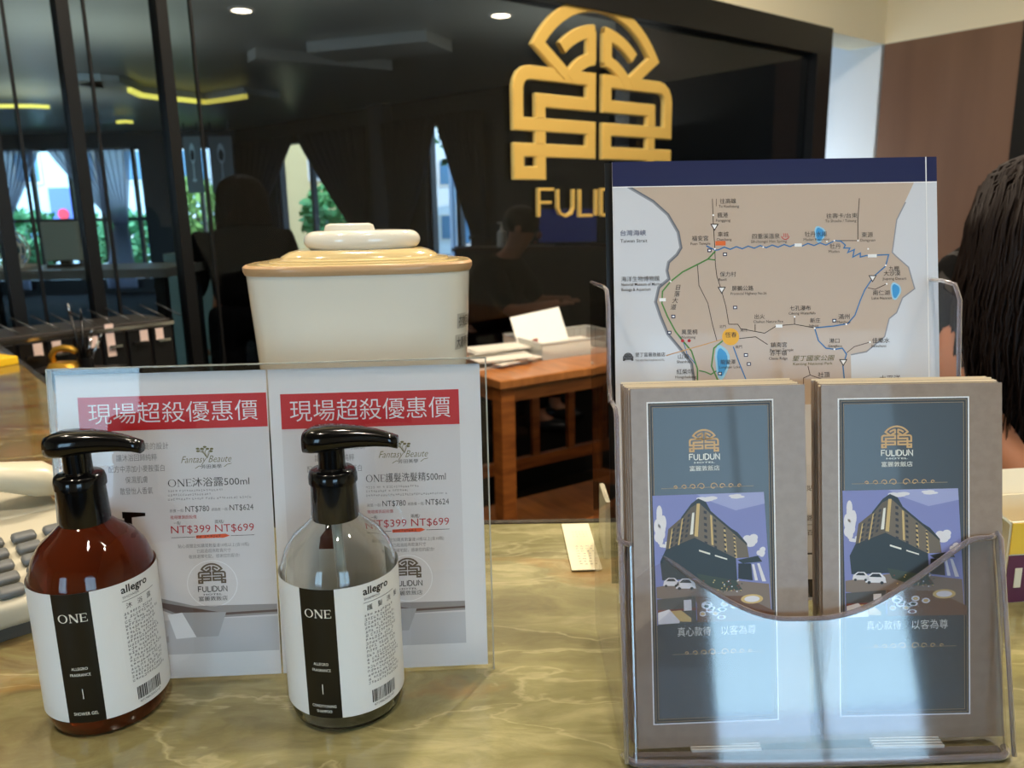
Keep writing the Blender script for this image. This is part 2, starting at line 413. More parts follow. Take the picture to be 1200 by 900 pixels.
# ================================================================== RECEPTION COUNTER
M_marb = bpy.data.materials.new('green_onyx_marble'); M_marb.use_nodes = True
def marble(m, dark):
    N = m.node_tree.nodes; L = m.node_tree.links; b = N['Principled BSDF']
    b.inputs['Roughness'].default_value = .12; b.inputs['Coat Weight'].default_value = .3; b.inputs['Coat Roughness'].default_value = .05
    t = N.new('ShaderNodeTexCoord'); mp = N.new('ShaderNodeMapping'); mp.inputs['Rotation'].default_value = (0, 0, .25); mp.inputs['Scale'].default_value = (1, 2.6, 1)
    L.new(t.outputs['Object'], mp.inputs[0])
    wn = N.new('ShaderNodeTexNoise'); wn.inputs['Scale'].default_value = 4; wn.inputs['Detail'].default_value = 5
    L.new(mp.outputs[0], wn.inputs['Vector'])
    mixv = N.new('ShaderNodeMix'); mixv.data_type = 'VECTOR'; mixv.inputs['Factor'].default_value = .22
    L.new(mp.outputs[0], mixv.inputs['A']); L.new(wn.outputs['Color'], mixv.inputs['B'])
    n1 = N.new('ShaderNodeTexNoise'); n1.inputs['Scale'].default_value = 6.5; n1.inputs['Detail'].default_value = 12; n1.inputs['Roughness'].default_value = .66; n1.inputs['Distortion'].default_value = .7
    L.new(mixv.outputs['Result'], n1.inputs['Vector'])
    def ramp(cs):
        r = N.new('ShaderNodeValToRGB'); el = r.color_ramp.elements
        el[0].position, el[0].color = cs[0][0], lin(cs[0][1]); el[1].position, el[1].color = cs[-1][0], lin(cs[-1][1])
        for p, c in cs[1:-1]: e_ = el.new(p); e_.color = lin(c)
        L.new(n1.outputs[0], r.inputs[0]); return r
    ra = ramp([(0.28, (84, 78, 52)), (.42, (114, 109, 74)), (.52, (132, 127, 88)), (.62, (152, 146, 106)), (.76, (186, 178, 140))])
    rb = ramp([(0.28, (70, 34, 18)), (.42, (104, 66, 34)), (.52, (104, 90, 50)), (.62, (126, 96, 56)), (.76, (158, 140, 96))])
    sx_ = N.new('ShaderNodeSeparateXYZ'); L.new(t.outputs['Object'], sx_.inputs[0])
    mr = N.new('ShaderNodeMapRange'); mr.inputs['From Min'].default_value = -.22; mr.inputs['From Max'].default_value = -.62; L.new(sx_.outputs['X'], mr.inputs[0])
    r1 = N.new('ShaderNodeMix'); r1.data_type = 'RGBA'; L.new(mr.outputs[0], r1.inputs['Factor']); L.new(ra.outputs[0], r1.inputs['A']); L.new(rb.outputs[0], r1.inputs['B'])
    # thin pale veins
    n2 = N.new('ShaderNodeTexNoise'); n2.inputs['Scale'].default_value = 3.2; n2.inputs['Detail'].default_value = 7; n2.inputs['Distortion'].default_value = 1.6
    L.new(mixv.outputs['Result'], n2.inputs['Vector'])
    r2 = N.new('ShaderNodeValToRGB'); e2 = r2.color_ramp.elements
    e2[0].position = .485; e2[0].color = (0, 0, 0, 1); e2[1].position = .5; e2[1].color = (1, 1, 1, 1); q = e2.new(.515); q.color = (0, 0, 0, 1)
    L.new(n2.outputs[0], r2.inputs[0])
    mx = N.new('ShaderNodeMix'); mx.data_type = 'RGBA'; mx.inputs['B'].default_value = lin((190, 182, 140))
    mm = N.new('ShaderNodeMath'); mm.operation = 'MULTIPLY'; mm.inputs[1].default_value = .36
    L.new(r2.outputs[0], mm.inputs[0]); L.new(mm.outputs[0], mx.inputs['Factor']); L.new(r1.outputs['Result'], mx.inputs['A'])
    # rusty stains
    n3 = N.new('ShaderNodeTexNoise'); n3.inputs['Scale'].default_value = 7 if not dark else 5; n3.inputs['Detail'].default_value = 8
    L.new(mixv.outputs['Result'], n3.inputs['Vector'])
    r3 = N.new('ShaderNodeValToRGB'); r3.color_ramp.elements[0].position = .60 if not dark else .52; r3.color_ramp.elements[1].position = .72
    L.new(n3.outputs[0], r3.inputs[0])
    mx2 = N.new('ShaderNodeMix'); mx2.data_type = 'RGBA'; mx2.inputs['B'].default_value = lin((146, 98, 40))
    m3 = N.new('ShaderNodeMath'); m3.operation = 'MULTIPLY'; m3.inputs[1].default_value = .7
    L.new(r3.outputs[0], m3.inputs[0]); L.new(m3.outputs[0], mx2.inputs['Factor'])
    L.new(mx.outputs['Result'], mx2.inputs['A']); L.new(mx2.outputs['Result'], b.inputs['Base Color'])
marble(M_marb, False)
ctr = empty('reception_counter', (0, .3, 0), 'L-shaped reception counter with a polished green and brown onyx marble top', 'counter')
def ch(o, parent): o.parent = parent; o.matrix_parent_inverse = parent.matrix_world.inverted(); return o
bpy.context.view_layer.update()
eF = atz(600, 613); e1 = atz(57, 449); e2_ = atz(0, 406); sl = (e2_-e1)
cor = Vector((e1.x + (eF.y-e1.y)*sl.x/sl.y, eF.y, 0)); far = e1 + sl*1.4
seam = -.42
def pc(name, poly, z0, z1, mt): return ch(prism(name, poly, z0, z1, mt), ctr)
xs = cor.x; FE = .13
pc('countertop', [(-2.6, FE), (1.7, FE), (1.7, eF.y-.02), (xs, eF.y), (far.x, far.y), (far.x-1.0, far.y)], TOP-.04, TOP, M_marb)['label'] = 'onyx marble slab'
pc('edge_trim', [(xs, eF.y+.001), (1.7, eF.y-.019), (1.7, eF.y-.009), (xs, eF.y+.009)], TOP-.045, TOP+.001, mat('dark_edge', (52, 46, 42), .2, bump=(90, .8)))
pc('edge_trim', [(xs, eF.y+.009), (xs-.008, eF.y), (far.x-.008, far.y), (far.x+.006, far.y)], TOP-.045, TOP+.001, mat('dark_edge', (52, 46, 42), .2))
M_cab = mat('dark_wood_cabinet', (48, 32, 22), .4, noise=(8, (62, 42, 28), (1, 1, .2)))
pc('cabinet_body', [(xs+.01, FE+.06), (1.68, FE+.06), (1.68, eF.y-.06), (xs+.01, eF.y-.04)], 0, TOP-.041, M_cab)
pc('cabinet_body', [(-2.55, FE+.06), (xs-.01, FE+.06), (xs-.03, eF.y-.02), (far.x-.05, far.y-.03), (far.x-.9, far.y-.03)], 0, TOP-.041, M_cab)

# ================================================================== PUMP BOTTLES
BR = .0365; BH = .1285
ZN = at(385, 600, .455).z-TOP
M_pump = mat('black_gloss_plastic', (6, 6, 7), .14, coat=.15, spec=.4)
M_label = mat('white_label', (226, 226, 224), .35, coat=.15)
M_lblack = mat('label_black', (9, 8, 6), .3, coat=.1)
M_lwhite = mat('label_white_print', (232, 228, 216), .4)
M_lgrey = mat('label_grey_print', (70, 70, 72), .4)
M_amber = mat('amber_plastic', (122, 46, 18), .06, trans=.80, ior=1.2, coat=.6, bump=(38, .9))
M_clear = mat('clear_plastic', (250, 252, 248), .02, trans=1.0, ior=1.40)
def rprof(z):
    pass
prof_out = [(0, .003), (.020, .002), (.029, 0), (.0335, .002), (BR-.0008, .008), (BR, .014), (BR, .088), (BR-.0012, .099), (BR-.0045, .109), (BR-.010, .117), (BR-.018, .1235), (.0155, .1265), (.0125, .1285), (.0125, .134)]
def make_bottle(amber):
    root = empty('pump_bottle')
    if amber:
        lathe('bottle', prof_out + [(0, .134)], M_amber, root, 64)
    else:
        inner = [(max(0, r-.0014), z + (.0016 if z < .01 else 0)) for r, z in prof_out][::-1]
        lathe('bottle', prof_out + [(.0105, .134)] + inner[1:] , M_clear, root, 64)
        tube('dip_tube', [(0, 0, .004), (.002, 0, .06), (0, 0, .13)], .0032, mat('milky_tube', (226, 226, 220), .4, trans=.3), root, 10)
    # collar
    lathe('collar', [(.0125, .1275), (.0142, .1275), (.0146, .130), (.0138, .149), (.0138, .150)], M_pump if amber else mat('black_clear_collar', (24, 24, 24), .12, coat=.4), root, 40)
    lathe('collar_ring', [(.0138, .150), (.0148, .1505), (.0148, .1545), (.0140, .1575), (.0128, .1585), (.0090, .1590), (.0082, .1600), (0, .1600)], M_pump, root, 40)
    lathe('stem', [(.0082, .1595), (.0080, .1730), (0, .1730)], M_pump, root, 28)
    # pump head: flattened lozenge from the rear edge to a drooping nozzle
    secs = []
    prof = [(-.0160, .0050, .1765, .0052), (-.0152, .0090, .1757, .0070), (-.010, .0118, .1766, .0080), (-.002, .0122, .1773, .0080), (.008, .0106, .1782, .0070), (.018, .0082, .1782, .0062), (.028, .0062, .1775, .0052), (.036, .0050, .1762, .0043), (.0410, .0044, .1748, .0040)]
    vs = []; n = 16
    for x, hw_, zc, hh in prof:
        for i in range(n):
            a = 2*PI*i/n; c_, s_ = math.cos(a), math.sin(a)
            vs.append((x, hw_*math.copysign(abs(c_)**.6, c_), zc + hh*math.copysign(abs(s_)**.75, s_)*(1 if s_ > 0 else .9)))
    fs = []
    for q in range(len(prof)-1):
        for i in range(n): j = (i+1) % n; fs.append((q*n+i, q*n+j, (q+1)*n+j, (q+1)*n+i))
    fs.append(tuple(range(n))); fs.append(tuple((len(prof)-1)*n+i for i in range(n))[::-1])
    hd = pyd('pump_head', vs, fs, M_pump, root, True)
    bm = bmesh.new(); bm.from_mesh(hd.data); bmesh.ops.recalc_face_normals(bm, faces=bm.faces); bm.to_mesh(hd.data); bm.free()
    # label, wrapped round the bottle; front (toward the viewer) is -y, angle grows to the right
    def cyl(u, v, h):
        a = u/BR; r = BR+.00025+h; return (r*math.sin(a), -r*math.cos(a), v)
    zb, zt = .0125, .0965
    A = Art(cyl); A.dh = 6e-5
    base = Art(cyl); base.rect(-1.60*BR, zb, 2.35*BR, zt, M_label, 0, 60); lb = base.build('label', root)
    s0, s1 = -.0170, .0045
    strip = Art(cyl); strip.dh = 6e-5; strip.rect(s0, zb, s1, zt, M_lblack, 1, 12); strip.build('label_strip', lb)['label'] = 'black label strip'
    mc = (s0+s1)/2
    art_one(A, mc-.0080, .0785, .0160, .0052, M_lwhite, 2)
    A.text('ALLEGRO', mc, .0475, .0026, M_lwhite, 2, 'c', width=.0092); A.text('FRAGRANCE', mc, .0435, .0026, M_lwhite, 2, 'c', width=.0115)
    A.rect(mc-.0002, .0285, mc+.0002, .035, M_lwhite, 2)
    if amber: A.text('SHOWER GEL', mc, .0175, .0030, M_lwhite, 2, 'c', width=.0140)
    else:
        A.text('CONDITIONING', mc, .0195, .0026, M_lwhite, 2, 'c', width=.0150); A.text('SHAMPOO', mc, .0160, .0026, M_lwhite, 2, 'c', width=.0095)
    x0 = .0212
    A.text('allegro', x0, .0895, .0068, M_lblack, 2, 'l', width=.0185, off=.02)
    A.text('SHOWER', x0+.0005, .0860, .0022, M_lgrey, 2, 'l', width=.011, ) if amber else A.text('SHAMPOO', x0+.0005, .0860, .0022, M_lgrey, 2, 'l', width=.011)
    A.rect(x0, .0842, x0+.024, .0845, M_lgrey, 2, 6)
    for i, c_ in enumerate('沐浴露' if amber else '護髮洗髮'): A.text(c_, x0+.002+i*.0075, .0793, .0040, M_lblack, 2)
    z = .0752
    while z > .029:
        A.dashes(x0+.0003*random.random(), z, random.uniform(.021, .027), .0018, M_lgrey, 2); z -= .00262
    x = x0+.002
    while x < x0+.020:
        q = random.choice((.0003, .0005, .0008)); A.rect(x, .0178, x+q, .0262, M_lblack, 2); x += q+random.choice((.0003, .0005))
    A.text('4719863052147', x0+.003, .0152, .0021, M_lblack, 2, width=.016)
    for z_ in range(18): A.dashes(-.0560, .0905-z_*.0042, .0035, .002, M_lgrey, 2)
    A.build('label_print', lb)['label'] = 'label lettering, small print and barcode'
    return root
b1 = make_bottle(True); b2 = make_bottle(False)
pR = atz(398, 845); pR = Vector((-.1105, .462, TOP)); pL = Vector((-.2650, .462, TOP))
tag(b1, 'amber brown shower gel pump bottle with white and black label', 'bottle'); b1.location = pL; b1.rotation_euler.z = .30
tag(b2, 'clear transparent shampoo pump bottle with white and black label', 'bottle'); b2.location = pR; b2.rotation_euler.z = .0
for o in bpy.data.objects:      # pump heads both point to the right of the picture
    if o.name.startswith('pump_head'): o.rotation_euler.z = -o.parent.rotation_euler.z + (-.05)

# ================================================================== PRICE SIGN in acrylic stand
BLs = atz(63+27, 797, TOP+.003); BRs = atz(570, 777, TOP+.003)
BLs = BRs + (atz(325, 788, TOP+.003)-BRs)*((570-87)/(570-325.))
TRs = at(562, 430, BRs.y+.024); TRs = TRs
sgn = Sheet(BLs, BRs, BLs + (at(562, 430, BRs.y+.026)-BRs))
u1 = sgn.uv(562, 430)[0]; u0 = sgn.uv(64, 437)[0]; v1 = sgn.uv(318, 433)[1]; vb = sgn.uv(400, 786)[1]; um = sgn.uv(321, 600)[0]
st = empty('sign_stand', label='wide clear acrylic stand holding two price sheets side by side', cat='sign stand'); st.matrix_world = sgn.M
def fbox(name, u0_, v0_, u1_, v1_, h0, h1, mt, parent, bev=0):
    return box(name, ((u0_+u1_)/2, (v0_+v1_)/2, (h0+h1)/2), (u1_-u0_, v1_-v0_, h1-h0), mt, parent, bev=bev)
fbox('front_panel', u0-.004, vb-.004, u1+.004, v1+.004, .0012, .0028, M_acr, st)
fbox('back_panel', u0-.004, vb-.004, u1+.004, v1+.004, -.0028, -.0012, M_acr, st)
M_edge2 = mat('greyish_acrylic_edge', (206, 206, 196), .1, trans=.5, ior=1.3)
for a in ((u0-.0045, vb-.004, u0-.0035, v1+.004), (u1+.0035, vb-.004, u1+.0045, v1+.004), (u0-.004, v1+.0035, u1+.004, v1+.0045)):
    fbox('edge', a[0], a[1], a[2], a[3], -.0028, .0028, M_edge2, st)
fo = fbox('foot', u0+.01, vb-.0055, u1-.01, vb-.004, -.055, .0028, M_acr, st)
M_red = mat('print_red', (196, 44, 48), .45); M_ink = mat('print_ink', (44, 40, 40), .5); M_grey = mat('print_grey', (128, 124, 122), .5)
M_lgold = mat('print_olive', (110, 104, 62), .5); M_redink = mat('print_dark_red', (176, 36, 46), .5); M_inner = mat('print_pale_grey', (214, 210, 208), .45)
M_smear = mat('print_orange', (222, 84, 40), .5)
M_g1 = mat('print_shadow_grey', (150, 145, 143), .5); M_g2 = mat('print_mid_grey', (170, 168, 168), .5); M_g3 = mat('print_soft_grey', (192, 191, 192), .5); M_wht = mat('print_white', (236, 236, 236), .5)
M_brn = mat('print_brown', (96, 78, 72), .5)
def card(px0, px1, title, ux0, ux1, dx, which):
    """one price sheet; dx shifts pixel coordinates measured on the left sheet"""
    c = empty('price_sheet', label=('left' if which == 0 else 'right') + ' printed price sheet with red banner, behind the ' + ('amber' if which == 0 else 'clear') + ' bottle', cat='price sheet')
    c.matrix_world = sgn.M
    fbox('sheet', ux0, vb, ux1, v1, -.0006, .0, M_paper, c)
    A = Art(); A.dh = 4e-5
    P = sgn.uv
    pw_ = (sgn.uv(310, 560)[0]-sgn.uv(210, 560)[0])/100   # metres per photo pixel
    if which == 0: bx0, bx1, by0, by1 = 92, 313, 466.5, 502
    else: bx0, bx1, by0, by1 = 329, 538, 460, 498
    a0 = P(bx0, (by0+by1)/2)[0]; a1 = P(bx1, (by0+by1)/2)[0]
    vt = P((bx0+bx1)/2, (463 if which == 0 else 459))[1]; vb_ = P((bx0+bx1)/2, (503 if which == 0 else 500))[1]
    A.rect(a0, vb_, a1, vt, M_red, 2)
    A.text('現場超殺優惠價', (a0+a1)/2, vb_+(vt-vb_)*.26, (vt-vb_)*.66, M_wht, 3, 'c', res=3, width=(a1-a0)*.90, off=-.004)
    # inner panel and photo strip at the bottom
    yb0 = P(250, 765)[1] if which == 0 else P(480, 756)[1]; yb1 = P(250, 700)[1] if which == 0 else P(480, 697)[1]
    A.rect(a0, yb0, a1, vb_, M_inner, 1)
    H = yb1-yb0; W_ = a1-a0
    A.rect(a0, yb0, a1, yb0+H*.62, M_g3, 2)
    A.poly([(a1-W_*.78, yb0+H*1.15), (a1-W_*.45, yb0+H*.86), (a1, yb0+H*.84), (a1, yb0+H*.66), (a1-W_*.5, yb0+H*.62), (a1-W_*.75, yb0+H*.98)], M_g1, 3)
    A.poly([(a1-W_*.74, yb0+H*1.02), (a1-W_*.3, yb0+H*.72), (a1, yb0+H*.74), (a1, yb0+H*.70), (a1-W_*.5, yb0+H*.66)], M_brn, 4)
    A.poly([(a1-W_*.52, yb0+H*.75), (a1-W_*.28, yb0+H*.73), (a1-W_*.33, yb0+H*.30), (a1-W_*.45, yb0+H*.30)], M_g2, 5)
    A.poly([(a1-W_*.60, yb0+H*.72), (a1-W_*.52, yb0+H*.75), (a1-W_*.45, yb0+H*.30), (a1-W_*.56, yb0+H*.28)], M_wht, 5)
    A.poly([(a0, yb0+H*.2), (a1-W_*.6, yb0+H*.34), (a1-W_*.6, yb0+H*.22), (a0, yb0+H*.1)], M_g2, 4)
    # left column of five thin lines
    for i, t in enumerate(('質地轉化繁為簡的設計', '讓沐浴回歸純粹', '配方中添加小麥胺蛋白', '保濕肌膚', '散發怡人香氣')):
        q = P(160 + (dx if which else 0), (524, 537, 550, 563, 576)[i])
        A.text(t, q[0], q[1]-.0015, 9.0*pw_, M_grey, 2, 'c', width=(74, 47, 65, 26, 38)[i]*pw_)
    # little print of the bottle on the left sheet
    q = P(158 + (dx if which else 0), 700)
    A.rect(q[0]-15*pw_, q[1], q[0]+12*pw_, q[1]+60*pw_, M_label, 3); A.poly([(q[0]-15*pw_, q[1]+60*pw_), (q[0]+12*pw_, q[1]+60*pw_), (q[0]+10*pw_, q[1]+76*pw_), (q[0]+3*pw_, q[1]+84*pw_), (q[0]-6*pw_, q[1]+84*pw_), (q[0]-13*pw_, q[1]+76*pw_)], mat('print_amber', (96, 44, 32), .4), 3)
    A.rect(q[0]-6*pw_, q[1]+84*pw_, q[0]+3*pw_, q[1]+98*pw_, M_lblack, 3); A.poly([(q[0]-8*pw_, q[1]+97*pw_), (q[0]+19*pw_, q[1]+99*pw_), (q[0]+19*pw_, q[1]+103*pw_), (q[0]-8*pw_, q[1]+105*pw_)], M_lblack, 3)
    # floral mark and script
    cx, cy = P(240 if which == 0 else 471, 536 if which == 0 else 530)
    k_ = pw_
    A.text('Fantasy Beaute', cx+1*k_, cy-6*k_, 12*k_, M_lgold, 2, 'c', width=58*k_, shear=.35, res=2, off=-.006)
    for i in range(7):
        th = -1.2+i*.42; r_ = (8+3*(i % 2))*k_
        p_ = (cx+math.sin(th)*r_, cy+6*k_+math.cos(th)*r_*.6)
        A.line([(cx+3*k_, cy-1*k_), ((cx+p_[0])/2+2*k_*math.cos(i), (cy+p_[1])/2+2*k_), p_], .6*k_, M_lgold, 2)
        A.ell(p_, 2.2*k_, 1.3*k_, M_lgold, 3, 10)
    A.text('芳田美學', cx+7*k_, cy-13*k_, 5.2*k_, M_ink, 2, 'c', width=24*k_)
    A.line([(cx-12*k_, cy-13*k_), (cx-7*k_, cy-10*k_), (cx-4*k_, cy-11*k_)], .7*k_, M_lgold, 2); A.line([(cx+22*k_, cy-12*k_), (cx+26*k_, cy-9*k_), (cx+31*k_, cy-8*k_)], .7*k_, M_lgold, 2)
    # product title
    tx0, tx1 = (197, 293) if which == 0 else (429, 523); ty = 569 if which == 0 else 563.5
    q0 = P(tx0, ty)[0]; q1 = P(tx1, ty)[0]; vv = P(245 + 230*which, ty)[1]
    wone = (q1-q0)*(.285 if which == 0 else .235)
    art_one(A, q0, vv, wone, 8.6*k_, M_ink, 2, .8)
    A.text(('沐浴露' if which == 0 else '護髮洗髮精')+'500ml', q0+wone*1.04, vv, 12.0*k_, M_ink, 2, 'l', width=(q1-q0)-wone*1.06, res=2)
    for i, wd in enumerate((64, 50, 98)):
        q = P(tx0, (576, 580.5, 585.5)[i] - 4.5*which); A.dashes(q[0], q[1]-1.2*k_, wd*k_, 2.6*k_, M_grey, 2, 1.0)
    yl = 599 if which == 0 else 592.5
    v_ = P(245+230*which, yl)[1]
    A.text('原價 一瓶/', q0, v_+.3*k_, 4.2*k_, M_grey, 2, 'l', width=17*k_); A.text('NT$780', q0+18.5*k_, v_, 10*k_, M_ink, 2, 'l', width=28*k_)
    A.text('網路價 一瓶/', q0+49*k_, v_+.3*k_, 4.2*k_, M_grey, 2, 'l', width=20*k_); A.text('NT$624', q0+70.5*k_, v_, 10*k_, M_ink, 2, 'l', width=28*k_)
    v_ -= 8*k_; A.text('現場購買超殺價', q0, v_, 4.8*k_, M_redink, 2, 'l', width=31*k_)
    v_ -= 7*k_; A.text('一瓶/', q0+4*k_, v_, 5*k_, M_ink, 2, 'l', width=8*k_); A.text('兩瓶/', q0+52*k_, v_, 5*k_, M_ink, 2, 'l', width=11*k_)
    v_ -= 10.6*k_; A.text('NT$399', q0, v_, 13.2*k_, M_redink, 2, 'l', width=46.5*k_); A.text('NT$699', q0+52*k_, v_, 13.2*k_, M_redink, 2, 'l', width=46*k_)
    v_ -= 5.5*k_; A.rect(q0, v_, q0+28*k_, v_+.6*k_, M_ink, 2); A.rect(q0+70*k_, v_, q0+98*k_, v_+.6*k_, M_ink, 2)
    A.poly([(q0+29*k_, v_-1.6*k_), (q0+62*k_, v_-1.8*k_), (q0+69*k_, v_+.5*k_), (q0+64*k_, v_+3*k_), (q0+52*k_, v_+2.8*k_), (q0+29*k_, v_+2.2*k_)], M_smear, 3); A.dashes(q0+30*k_, v_-1*k_, 30*k_, 3*k_, M_ink, 4)
    for i, (t, wd) in enumerate((('貼心提醒您如購買數量達10瓶以上(含10瓶)', 84), ('已超過超商取貨尺寸', 40), ('敬請選擇宅配，感謝您的配合!', 60))):
        A.text(t, q0+49*k_, v_-(12.5+i*6.6)*k_, 5.0*k_, M_grey, 2, 'c', width=wd*k_)
    # emblem in a pale disc
    cx, cy = P(249 if which == 0 else 478, 684 if which == 0 else 677.5)
    A.ell((cx, cy), 30*k_, 29*k_, M_wht, 2, 40); A.ell((cx, cy), 29.2*k_, 28.2*k_, M_inner, 3, 40)
    art_emblem(A, cx, cy+.5*k_, 16.5*k_, M_lgold if False else mat('print_umber', (92, 78, 60), .5), 5, .13)
    art_fulidun(A, cx, cy-9.5*k_, 34*k_, 6.4*k_, M_ink, 5, .12)
    A.text('HOTEL', cx, cy-14*k_, 2.8*k_, M_ink, 5, 'c', width=22*k_, off=.01)
    A.text('富麗敦飯店', cx, cy-20.5*k_, 6.3*k_, M_ink, 5, 'c', width=34*k_)
    A.build('printed_artwork', c)
card(66, 318, '', u0, um-.0006, 0, 0)
card(324, 562, '', um+.0006, u1, 232, 1)

# ================================================================== BROCHURE HOLDER and its brochures
bz = TOP+.006
bl = atz(747, 878, bz); br = atz(951, 869, bz)
def brochure_sheet(tl, tr, bl_, br_, lean):
    BL = atz(bl_[0], bl_[1], bz); BR_ = atz(br_[0], br_[1], bz); TL = at(tl[0], tl[1], BL.y+lean); TR = at(tr[0], tr[1], BR_.y+lean)
    c0 = (BL+BR_)/2; c1 = (TL+TR)/2; U = ((BR_-BL)+(TR-TL)).normalized(); W_ = ((BR_-BL).length+(TR-TL).length)/2
    o = c0-U*W_/2; return Sheet(o, o+U*W_, o+(c1-c0))
BS1 = brochure_sheet((725, 456), (928, 451), (747, 878), (951, 869), .040)
BS2 = brochure_sheet((943, 451), (1160, 449), (968, 868), (1173, 862), .040)
M_taupe = mat('taupe_brochure_paper', (146, 126, 108), .4, coat=.2, noise=(160, (138, 118, 100), (1, 1, 1)))
M_pedge = mat('cream_paper_edges', (232, 214, 180), .6)
M_slate = mat('print_slate', (62, 66, 70), .35, coat=.2); M_slate2 = mat('print_slate_dark', (46, 46, 48), .4); M_tan = mat('print_tan', (150, 128, 98), .4)
M_cop = mat('print_copper', (206, 164, 106), .4)
c_sky = mat('print_sky', (128, 132, 186), .4); c_sky2 = mat('print_sky_light', (158, 162, 204), .4); c_cl = mat('print_cloud', (222, 218, 222), .4); c_dark = mat('print_dark', (34, 36, 38), .4)
c_bl = mat('print_building_left', (98, 84, 66), .4); c_brt = mat('print_building_right', (112, 98, 80), .4); c_yel = mat('print_yellow', (208, 176, 112), .4); c_win = mat('print_window', (52, 50, 52), .4)
c_road = mat('print_road', (128, 110, 96), .4); c_green = mat('print_green', (58, 66, 52), .4); c_base = mat('print_podium', (44, 50, 52), .4); c_red = mat('print_plate_red', (124, 58, 44), .4)
BW = .0990
def make_brochure(S, full):
    r = empty('brochure'); r.matrix_world = S.M
    W_, H_ = S.W, S.H
    fbox('leaflet_body', 0, 0, W_, H_, -.0009, 0, [M_taupe], r)
    if not full: return r
    A = Art(); A.dh = 4e-5; P = S.uv
    k_ = (P(900, 650)[0]-P(800, 650)[0])/100
    # frame
    a = P(751, 472); b = P(899, 467); c = P(920, 843); d = P(772, 850)
    x0 = (a[0]+d[0])/2; x1 = (b[0]+c[0])/2; y1 = (a[1]+b[1])/2; y0 = (c[1]+d[1])/2
    A.rect(x0, y0, x1, y1, M_wht, 1); A.rect(x0+1.6*k_, y0+1.6*k_, x1-1.6*k_, y1-1.6*k_, M_slate2, 2); A.rect(x0+7*k_, y0+7*k_, x1-7*k_, y1-7*k_, M_slate, 3)
    for q in (3.5, 6.5):
        A.line([(x0+q*k_, y0+q*k_), (x1-q*k_, y0+q*k_), (x1-q*k_, y1-q*k_), (x0+q*k_, y1-q*k_)], .7*k_, M_tan, 4, True)
    cx, cy = P(825, 529.5); art_emblem(A, cx, cy, 17.4*k_, M_cop, 5, .12)
    cx, cy = P(825.5, 538.5); art_fulidun(A, cx, cy, 35*k_, 6.5*k_, M_lwhite, 5, .13)
    A.text('HOTEL', cx, cy-4.2*k_, 2.6*k_, M_lwhite, 5, 'c', width=24*k_, off=.01); A.text('富麗敦飯店', cx, cy-12.5*k_, 6.6*k_, M_lwhite, 5, 'c', width=35*k_)
    def flourish(cx, cy):
        A.line([(cx-54*k_, cy-1*k_), (cx+54*k_, cy-1*k_)], .7*k_, M_tan, 5)
        for sg in (-1, 1):
            for q, rr in ((7, 4.5), (17, 3.5), (27, 3.0), (37, 2.2)):
                pts = [(cx+sg*(q+rr*math.cos(t)*(1-t/9))*k_, cy+rr*math.sin(t)*(1-t/9)*k_) for t in [i*.5 for i in range(13)]]
                A.line(pts, .9*k_, M_cop, 6)
    p_ = P(829, 570); flourish(p_[0], p_[1]); p_ = P(842, 764); flourish(p_[0], p_[1])
    # photograph of the hotel; corner points measured, bilinear frame
    q00 = P(779, 734); q10 = P(910, 716+14); q01 = P(765, 582); q11 = P(895, 576)
    def Z(x, y): return P(750+x/5.0, 560+y/5.0)
    def pg(pts, m_, L): A.poly([Z(*p) for p in pts], m_, L)
    pg([(72, 105), (725, 82), (772, 775), (100, 865)], c_sky, 5)
    pg([(330, 97), (725, 82), (730, 150), (560, 190), (420, 140)], c_sky2, 5.5)
    def cloud(x, y, rx, ry):
        for i in range(6):
            pp = Z(x+random.uniform(-1, 1)*rx*.6, y+random.uniform(-1, 1)*ry*.6); A.ell(pp, rx*.5/5*k_, ry*.5/5*k_, c_cl, 6+.1*i, 14)
    for c4 in ((118, 250, 34, 90), (122, 330, 36, 60), (395, 122, 60, 20), (570, 108, 50, 14), (655, 365, 50, 40), (705, 430, 30, 30), (150, 390, 40, 20)): cloud(*c4)
    pg([(118, 490), (150, 420), (300, 350), (330, 345), (560, 445), (570, 620), (360, 590), (130, 600)], c_base, 7)
    pg([(150, 420), (165, 300), (240, 235), (300, 150), (340, 122), (345, 150), (320, 350)], c_bl, 7.2)
    pg([(320, 350), (345, 130), (385, 140), (410, 190), (530, 295), (570, 320), (625, 385), (638, 465), (560, 470)], c_brt, 7.2)
    pg([(300, 150), (340, 120), (385, 140), (412, 190), (408, 204), (345, 146), (298, 172), (240, 245), (240, 232)], c_base, 7.6)
    pg([(408, 190), (530, 293), (570, 318), (626, 382), (628, 396), (530, 308), (404, 202)], c_base, 7.6)
    pg([(332, 150), (350, 150), (338, 345), (318, 340)], c_yel, 7.8)
    for (xa, ya, xb, yb2) in ((410, 215, 428, 395), (488, 285, 508, 435), (545, 330, 566, 470)): pg([(xa, ya), (xa+11, ya+6), (xb+2, yb2), (xb-10, yb2-4)], c_yel, 7.8)
    for (xa, ya, xb, yb2) in ((245, 240, 222, 395), (185, 300, 168, 415)): pg([(xa, ya), (xa+8, ya-5), (xb+8, yb2-4), (xb, yb2)], c_yel, 7.8)
    for i in range(4):
        for j in range(6):
            f_ = j/6; xx = 372+i*58+f_*6; yy = 190+i*48+j*(36-i*4.5)
            pg([(xx, yy), (xx+17-i*2, yy+5), (xx+17-i*2, yy+22-i*2), (xx, yy+17-i*2)], c_win, 7.9)
    for i in range(4):
        for j in range(5):
            xx = 280-i*30-j*4; yy = 215+i*28+j*30; pg([(xx, yy), (xx+14, yy-7), (xx+12, yy+10), (xx-2, yy+16)], c_win, 7.9)
    pg([(305, 205), (318, 202), (310, 330), (292, 332)], M_lwhite, 8)
